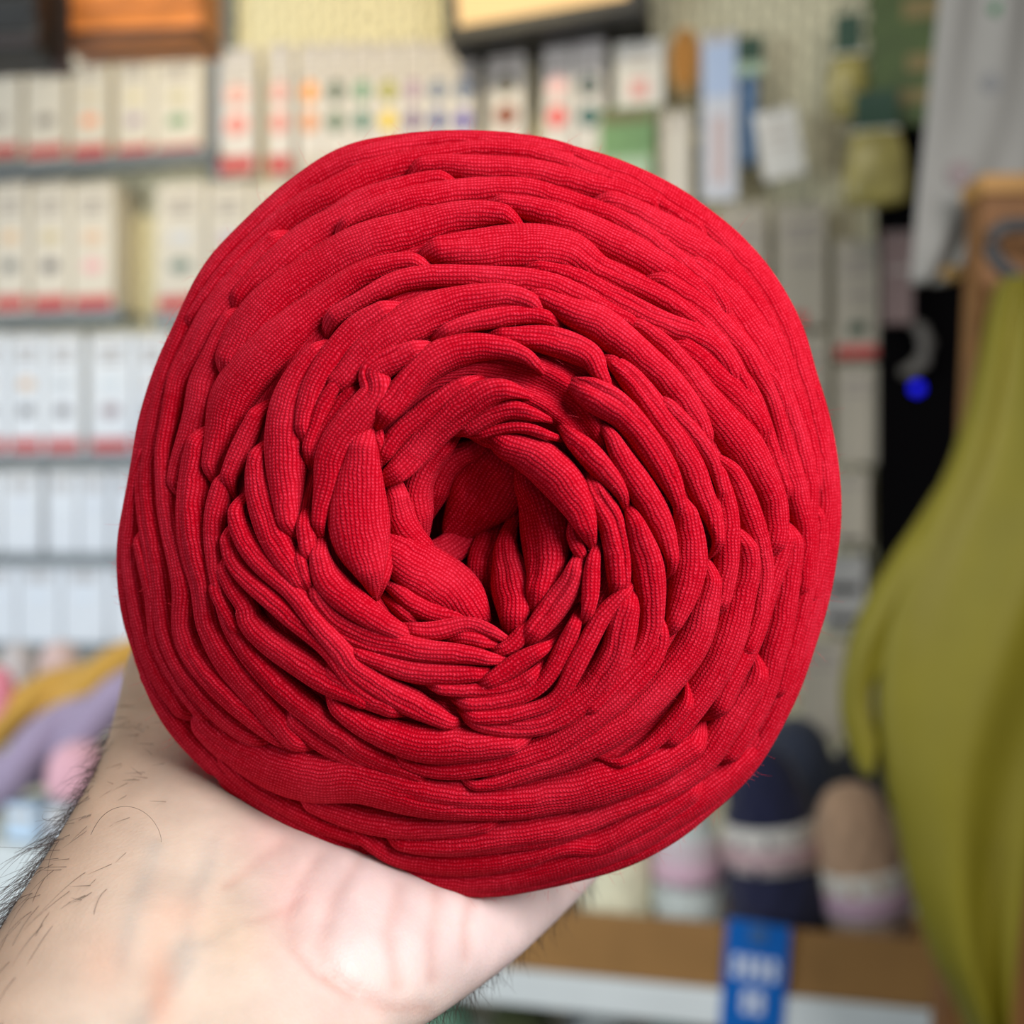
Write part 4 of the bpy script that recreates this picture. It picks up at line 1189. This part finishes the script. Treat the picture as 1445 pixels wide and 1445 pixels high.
card('label_pack', 1110, 1168, 470, 650, 0.05, 'plain cream pack right beside the ball at mid height', 'pack', tl(), M_shade, 0.02)
card('label_pack', 1180, 1238, 514, 655, 0.06, 'plain grey cream pack under the red banded one', 'pack', tl()[:2], M_shade, 0.02)
card('label_pack', 1172, 1226, 664, 772, 0.06, 'grey cream pack third down beside the black cabinet', 'pack', tl()[:1] + [('dark_slot', 0.2, 0.8, 0.05, 0.12, M_dark)], M_shade, 0.02)
card('label_pack', 1160, 1222, 784, 890, 0.06, 'grey pack with dark slots just right of the ball', 'pack', [('dark_slot', 0.15, 0.85, 0.5, 0.62, M_dark), ('dark_slot', 0.15, 0.85, 0.1, 0.2, M_dark)], mat('grey_pack_card', srgb(160, 158, 152), 0.6), 0.02)
card('label_pack', 1128, 1192, 902, 1040, 0.06, 'lowest greyish pack above the slate yarn ball', 'pack', tl()[:2], M_shade, 0.02)
card('label_pack', 1246, 1288, 326, 456, 0.16, 'dull mauve brown pack in front of the black cabinet', 'pack', [('text_lines', 0.2, 0.85, 0.55, 0.6, M_print)], mat('mauve_brown_card', srgb(112, 92, 88), 0.6), 0.015)

# black cabinet with its blue pilot light and grey handle
base, w, h = dims(1240, 1470, 40, 1150, 0.10)
e = empty('black_cabinet', base, ANG, 'tall black cabinet with a blue pilot light and curved grey handle', 'cabinet')
M_blk = mat('black_cabinet_finish', srgb(5, 4, 5), 0.9)
M_blk.node_tree.nodes['Principled BSDF'].inputs['Specular IOR Level'].default_value = 0.05
MB().box(-w / 2, w / 2, 0, 0.085, 0, h, 0.004).build('body', M_blk, e)
MB().box(-w * 0.47, w * 0.47, -0.006, 0.002, h * 0.02, h * 0.98, 0.003).build('door', M_blk, e)
inv = Matrix.LocRotScale(e.location, e.rotation_euler, None).inverted()
lp = inv @ wp(1295, 547, 0.115)
MB().lathe([(0.0085, 0.004), (0.0085, 0.0), (0.006, -0.003), (0.001, -0.0038)], 20, axis='y').build('pilot_light', mat('blue_led', srgb(10, 12, 150), 0.4, emit=srgb(12, 14, 235), strength=1.0), e, smooth=True).location = (lp.x, -0.0085, lp.z)
hp = [inv @ wp(x, y, 0.135) for x, y in ((1283, 452), (1300, 464), (1308, 485), (1302, 508), (1285, 524), (1270, 526))]
MB().tube(hp, [0.006, 0.009, 0.011, 0.011, 0.010, 0.006], 12).build('handle', mat('grey_handle_plastic', srgb(86, 82, 76), 0.6), e, smooth=True)


# ------------------------------------------------------------------ nearer things on the right: printed sheet, post, strap, green garment
def loop_cloth(name, rows_px, Y, b, m, parent, folds, n_u=72, sub=6, phase=0.0, amp=0.22):
    """closed cloth tube through (py, left px, right px) rows at distance Y, half depth b, with hanging folds"""
    r = np.array(rows_px, float)
    yy = np.linspace(r[0, 0], r[-1, 0], (len(r) - 1) * sub + 1)
    l, rr_ = np.interp(yy, r[:, 0], r[:, 1]), np.interp(yy, r[:, 0], r[:, 2])
    k = np.hanning(9); k /= k.sum()
    for a in (l, rr_):
        pd = np.concatenate([2 * a[0] - a[1:5][::-1], a, 2 * a[-1] - a[-5:-1][::-1]])
        a[:] = np.convolve(pd, k, 'valid')
    mb = MB()
    N = len(yy)
    vs, fs = [], []
    loc = parent.location
    for i in range(N):
        f = i / (N - 1)
        c = P((l[i] + rr_[i]) / 2, yy[i], Y)
        hw = (rr_[i] - l[i]) / 2 / F * Y
        for j in range(n_u):
            a = 2 * math.pi * j / n_u
            x = math.cos(a)
            fold = amp * math.sin(folds * x * 2.2 + phase + 4.0 * f) + amp * 0.6 * math.sin(folds * 1.9 * x + 2.3 * phase - 2.2 * f)
            dy = math.sin(a) * b * (1 + fold * abs(math.sin(a)))
            vs.append(Vector((c.x + hw * x, c.y + dy, c.z)) - loc)
    for i in range(N - 1):
        for j in range(n_u):
            q = (j + 1) % n_u
            fs.append((i * n_u + j, i * n_u + q, (i + 1) * n_u + q, (i + 1) * n_u + j))
    fs.append(tuple(range(n_u)))
    fs.append(tuple(range((N - 1) * n_u, N * n_u)))
    mb.add(vs, fs)
    return mb.build(name, m, parent, smooth=True)


M_olive = mat('olive_green_cloth', srgb(118, 109, 4), 0.62, noise=0.10, nscale=14, bump=0.15, bscale=500)
e = empty('green_garment', P(1400, 900, 0.92), 0, 'olive green cloth garment hanging in loose folds at right', 'garment')
loop_cloth('cloth_body', [(395, 1414, 1470), (430, 1400, 1490), (500, 1386, 1510), (600, 1360, 1535), (660, 1340, 1545), (740, 1296, 1550), (830, 1258, 1545), (900, 1242, 1530), (1000, 1236, 1505),
           (1080, 1243, 1480), (1150, 1262, 1462), (1240, 1281, 1444), (1350, 1314, 1424), (1445, 1366, 1406), (1500, 1392, 1402)], 0.92, 0.035, M_olive, e, 1.9, phase=0.2, amp=0.42)
loop_cloth('sleeve', [(690, 1322, 1380), (740, 1290, 1365), (785, 1258, 1350), (830, 1230, 1320), (880, 1206, 1285), (930, 1192, 1248), (970, 1186, 1226), (1010, 1186, 1228), (1045, 1194, 1240), (1075, 1206, 1232), (1090, 1214, 1224)], 0.925, 0.016, M_olive, e, 1.0, phase=1.9)

M_sheet = mat('printed_white_cloth', srgb(142, 140, 133), 0.6, noise=0.05, nscale=8)
e = empty('printed_sheet', P(1380, 180, 1.08), 0, 'greyish white printed cloth sheet hanging at the top right', 'sheet')
loop_cloth('cloth', [(-60, 1332, 1490), (60, 1318, 1490), (200, 1303, 1488), (280, 1294, 1470), (330, 1290, 1420), (372, 1286, 1384), (400, 1284, 1340)], 1.08, 0.007, M_sheet, e, 3.0, phase=0.3, amp=0.5)
for x, y, rx, ry, c, nm in ((1402, 18, 11, 10, (60, 120, 80), 'green_dot'), (1395, 122, 16, 16, (128, 128, 126), 'grey_print'), (1350, 250, 18, 20, (140, 126, 124), 'grey_print'), (1378, 262, 12, 14, (120, 126, 130), 'grey_print'), (1338, 388, 16, 12, (176, 140, 80), 'tan_corner')):
    c0 = P(x, y, 1.08) - e.location
    o = MB().oval(c0.x, c0.z, rx / F * 1.08, ry / F * 1.08, -0.0072, -0.0100).build(nm, mat('spot_%d_%d_%d' % c, srgb(*c), 0.6), e)

e = empty('wooden_post', P(1420, 1480, 1.0), 0, 'orange brown wooden post standing behind the green garment', 'post')
q = [P(1388, 272, 1.0), P(1500, 272, 1.0), P(1462, 1560, 1.0), P(1330, 1560, 1.0)]
q = [v - e.location for v in q]
M_wood = mat('orange_wood', srgb(128, 84, 38), 0.6, noise=0.2, nscale=20)
mb = MB()
mb.add([v + Vector((0, d, 0)) for d in (0, 0.035) for v in q], [(0, 1, 2, 3), (7, 6, 5, 4), (0, 4, 5, 1), (1, 5, 6, 2), (2, 6, 7, 3), (3, 7, 4, 0)])
mb.build('post', M_wood, e)
MB().box(q[0].x - 0.004, q[1].x + 0.004, -0.006, 0.041, q[0].z - 0.002, q[0].z + 0.016, 0.002).build('cap', mat('pale_orange_wood', srgb(172, 126, 62), 0.5, noise=0.15, nscale=20), e)
st = [P(x, y, 0.955) for x, y in ((1445, 318), (1416, 320), (1400, 332), (1398, 350), (1408, 370), (1428, 388), (1455, 404), (1490, 416), (1512, 400), (1518, 360), (1500, 330), (1475, 320))]
o = MB().tube(st, 0.0072, 10, closed=True).build('strap_loop', mat('charcoal_webbing', srgb(62, 62, 62), 0.6), None, smooth=True)
tag(o, 'charcoal grey strap loop hung round the top of the wooden post', 'strap')

# ------------------------------------------------------------------ shelf, trays, price tag and the yarn lying there
Y0S = 1.28


def sp_pt(px, z, back=0.0):
    """point at height z on the shelf front plane (or back metres behind it)"""
    a = (px - CX) / F
    Y = (Y0S + back / math.cos(ANG)) / (1 + TAN * a)
    return Vector((a * Y, Y, z))


def shelf_box(mb, px0, px1, z0, z1, back0, back1, origin, c=0.002):
    a, b = sp_pt(px0, z0, back0), sp_pt(px1, z0, back0)
    m_ = (a + b) / 2 - origin
    w_ = math.hypot(b.x - a.x, b.y - a.y)
    R = Matrix.Rotation(-ANG, 3, 'Z')
    loc = R @ m_
    mb.box(loc.x - w_ / 2, loc.x + w_ / 2, loc.y, loc.y + (back1 - back0), z0 - origin.z, z1 - origin.z, c)
    return mb


org = sp_pt(700, -0.565)
e = empty('display_shelf', org, ANG, 'long white display shelf across the bottom below the wooden tray', 'shelf')
shelf_box(MB(), -260, 1560, -0.560, -0.533, 0.0, 0.33, org).build('board', M_white, e)
shelf_box(MB(), -262, 1562, -0.572, -0.531, -0.006, 0.0, org).build('front_edge', M_white, e)
for px in (-100, 400, 800, 1300):
    shelf_box(MB(), px, px + 26, -0.66, -0.560, 0.12, 0.33, org).build('bracket', M_grey, e)
org = sp_pt(1080, -0.533)
M_tray = mat('brown_wood_tray', srgb(150, 110, 60), 0.55, noise=0.15, nscale=10)
e = empty('wooden_tray', org, ANG, 'brown wooden yarn tray on the white shelf with blue price tag', 'tray')
shelf_box(MB(), 700, 1460, -0.531, -0.461, 0.0, 0.012, org).build('front_board', M_tray, e)
shelf_box(MB(), 700, 1460, -0.531, -0.519, 0.012, 0.26, org).build('bottom', M_tray, e)
shelf_box(MB(), 690, 700, -0.531, -0.461, 0.0, 0.26, org).build('end_board', M_tray, e)
org = sp_pt(120, -0.533)
e = empty('white_tray', org, ANG, 'white tray front on the shelf at the lower left behind the wrist', 'tray')
shelf_box(MB(), -200, 420, -0.531, -0.436, 0.0, 0.012, org).build('front_board', M_white, e)
shelf_box(MB(), -200, 420, -0.500, -0.490, 0.012, 0.26, org).build('bottom', M_white, e)
# price tag
a, b = sp_pt(1026, -0.47, -0.008), sp_pt(1116, -0.47, -0.008)
w = math.hypot(b.x - a.x, b.y - a.y)
tz = sp_pt(1070, 0, -0.008).y * (CY - 1302) / F
e = empty('price_tag', ((a.x + b.x) / 2, (a.y + b.y) / 2, tz), ANG, 'bright blue price tag with white print on the tray front', 'price tag')
e.rotation_euler = (0, math.radians(4), ANG)
MB().box(-w / 2, w / 2, -0.001, 0.002, -0.135, 0.0, 0.0006).build('tag_card', mat('bright_blue_plastic', srgb(0, 92, 172), 0.4), e)
mb = MB()
for k in range(4):
    x = -w * 0.36 + k * w * 0.19
    mb.box(x, x + w * 0.12, -0.0022, -0.0008, -0.062, -0.038).box(x - w * 0.01, x + w * 0.15, -0.0022, -0.0008, -0.052, -0.047)
for k in range(2):
    x = -w * 0.17 + k * w * 0.19
    mb.box(x, x + w * 0.13, -0.0022, -0.0008, -0.100, -0.075).box(x - w * 0.02, x + w * 0.15, -0.0022, -0.0008, -0.090, -0.085)
mb.build('white_print', mat('white_print', srgb(206, 216, 232), 0.5), e)
MB().box(-w * 0.12, w * 0.12, -0.0035, 0.001, -0.022, -0.004, 0.0008).build('clip', mat('slate_clip', srgb(60, 96, 140), 0.4), e)


def yarn_cake(px, y_top, y_bot, rpx, back, col, label, band=None, lean=0.0, Y=None, tp=0.28):
    Yc = Y or sp_pt(px, 0, back).y
    bz = P(px, y_bot, Yc)
    h = (y_bot - y_top) / F * Yc
    r = rpx / F * Yc
    e = empty('yarn_skein', bz, 0, label, 'yarn', 'yarn lying on the shelf')
    e.rotation_euler = (0, math.radians(lean), 0)
    m = mat('wool_%d_%d_%d' % col, srgb(*col), 0.9, noise=0.15, nscale=60, bump=0.5, bscale=220, sheen=0.2)
    prof = []
    for i in range(33):
        f = i / 32
        rr = (1 - abs(2 * f - 1) ** 3.2) ** 0.42 * (1.0 - tp * f ** 2)
        prof.append((max(0.04, rr) * r, f * h))
    MB().lathe(prof, 64, lambda a, k: 1 + 0.025 * math.sin(9 * a + 30 * k) + 0.02 * math.sin(11 * a - 26 * k)).build('wound_wool', m, e, smooth=True)
    if band:
        z0, z1, c1, c2 = band
        bp = [(r * (0.99 - tp * z ** 2 + 0.035), z * h) for z in np.linspace(z0, z1, 7)]
        bp = [(bp[0][0] - 0.002, bp[0][1])] + bp + [(bp[-1][0] - 0.002, bp[-1][1])]
        MB().lathe(bp, 48).build('paper_band', mat('band_%d_%d_%d' % c1, srgb(*c1), 0.6), e, smooth=True)
        zm = z0 + (z1 - z0) * 0.35
        b2 = [(r * (0.99 - tp * z ** 2 + 0.043), z * h) for z in np.linspace(z0 + (z1 - z0) * 0.1, z0 + (z1 - z0) * 0.58, 5)]
        MB().lathe([(b2[0][0] - 0.001, b2[0][1])] + b2 + [(b2[-1][0] - 0.001, b2[-1][1])], 48).build('band_print', mat('band_%d_%d_%d' % c2, srgb(*c2), 0.6), e, smooth=True)
    return e


yarn_cake(1110, 1046, 1352, 77, 0.09, (22, 25, 58), 'navy blue yarn skein with a white and pink paper band', (0.46, 0.66, (206, 200, 190), (190, 160, 160)), -7, tp=0.42)
yarn_cake(1240, 1100, 1362, 60, 0.07, (176, 142, 112), 'beige yarn skein with a white and mauve band by the green garment', (0.30, 0.56, (196, 190, 178), (176, 146, 160)), -10, tp=0.12)
yarn_cake(974, 1120, 1340, 52, 0.09, (196, 204, 198), 'pale grey skein with pink band left of the navy skein', (0.45, 0.74, (198, 182, 186), (206, 170, 184)), -2)
yarn_cake(868, 1130, 1330, 54, 0.09, (226, 222, 190), 'cream yellow skein just right of the hand', None, 0)
yarn_cake(1122, 1010, 1310, 72, 0.25, (48, 54, 70), 'dark slate skein behind the navy one', None, 0)
yarn_cake(1206, 1045, 1320, 46, 0.24, (34, 36, 42), 'charcoal skein behind the beige one', None, 0)


def hank(pts, Y, rpx, col, label):
    """twisted hank lying along pixel points at distance Y"""
    c = P(pts[0][0], pts[0][1], Y)
    e = empty('yarn_hank', c, 0, label, 'yarn', 'yarn lying on the shelf')
    q = spline([(a, b, 0) for a, b in pts], 6)
    m = mat('wool_%d_%d_%d' % col, srgb(*col), 0.9, noise=0.15, nscale=60, bump=0.5, bscale=220, sheen=0.2)
    cen = [P(a, b, Y) - c for a, b, _ in q]
    R_ = rpx / F * Y
    up = Vector((0, -1, 0))
    for s in range(2):
        pp, rr = [], []
        for i, p in enumerate(cen):
            f = i / (len(cen) - 1)
            t = (cen[min(i + 1, len(cen) - 1)] - cen[max(i - 1, 0)]).normalized()
            sd = t.cross(up).normalized()
            a = f * 7.0 + math.pi * s
            pp.append(p + (sd * math.cos(a) + up * math.sin(a)) * R_ * 0.42)
            rr.append(R_ * 0.62 * max(0.25, (1 - abs(2 * f - 1) ** 6)) ** 0.5)
        MB().tube(pp, rr, 20).build('twisted_ply', m, e, smooth=True)


hank([(-60, 1050), (10, 1022), (80, 985), (150, 955), (230, 925)], 1.52, 40, (196, 150, 62), 'mustard yellow yarn hank lying across the lower left pile')
hank([(-40, 1112), (30, 1090), (90, 1040), (150, 1005), (240, 965)], 1.46, 46, (158, 142, 166), 'lilac yarn hank below the mustard one')
yarn_cake(112, 1046, 1130, 46, 0, (222, 170, 180), 'pink yarn ball under the lilac hank by the wrist', None, 0, Y=1.385)
yarn_cake(-4, 940, 1020, 26, 0, (232, 140, 156), 'bright pink yarn ball at the left picture edge', None, 0, Y=1.50)
yarn_cake(84, 904, 985, 31, 0, (214, 186, 178), 'pale blush yarn ball above the mustard hank', None, 0, Y=1.60)
yarn_cake(24, 906, 985, 27, 0, (196, 188, 184), 'light grey yarn ball beside the blush one', None, 0, Y=1.62)
for i, (x0, x1, y0, y1, Y, lb) in enumerate(((4, 52, 1136, 1188, 1.425, 'small pale blue box on the white tray at far left'), (62, 112, 1140, 1190, 1.425, 'small white box on the white tray beside the wrist'), (118, 176, 1138, 1190, 1.425, 'small pale box on the white tray half behind the wrist'))):
    c = P((x0 + x1) / 2, y1, Y)
    w, h = (x1 - x0) / F * Y, (y1 - y0) / F * Y
    e = empty('small_box', c, ANG, lb, 'box', 'small boxes on the white tray')
    MB().box(-w / 2, w / 2, 0, 0.06, 0, h, 0.002).build('carton', mat('pale_blue_card', srgb(190, 212, 230), 0.5) if i == 0 else M_board2, e)
    MB().box(-w * 0.4, w * 0.4, -0.0008, 0.001, h * 0.6, h * 0.8).build('label_strip', M_lightprint, e)

# lower shelf and the yarn on it, just in view under the white shelf
org = sp_pt(700, -0.76)
e = empty('lower_shelf', org, ANG, 'lower white shelf under the display shelf', 'shelf')
shelf_box(MB(), -260, 1560, -0.785, -0.760, 0.05, 0.33, org).build('board', M_white, e)
shelf_box(MB(), -262, 1562, -0.79, -0.755, 0.044, 0.05, org).build('front_edge', M_white, e)
for x, c, lb in ((620, (120, 168, 140), 'mint green yarn ball on the lower shelf'), (735, (70, 76, 40), 'dark olive yarn ball on the lower shelf'), (850, (196, 200, 196), 'white yarn ball on the lower shelf'), (960, (90, 130, 120), 'teal yarn ball on the lower shelf'), (1180, (60, 60, 64), 'charcoal yarn ball on the lower shelf')):
    Yc = sp_pt(x, 0, 0.14).y
    e = yarn_cake(x, 0, 0.13 * F / Yc, 0.052 * F / Yc, 0, c, lb, None, 0, Y=Yc)
    e.location.z = -0.760
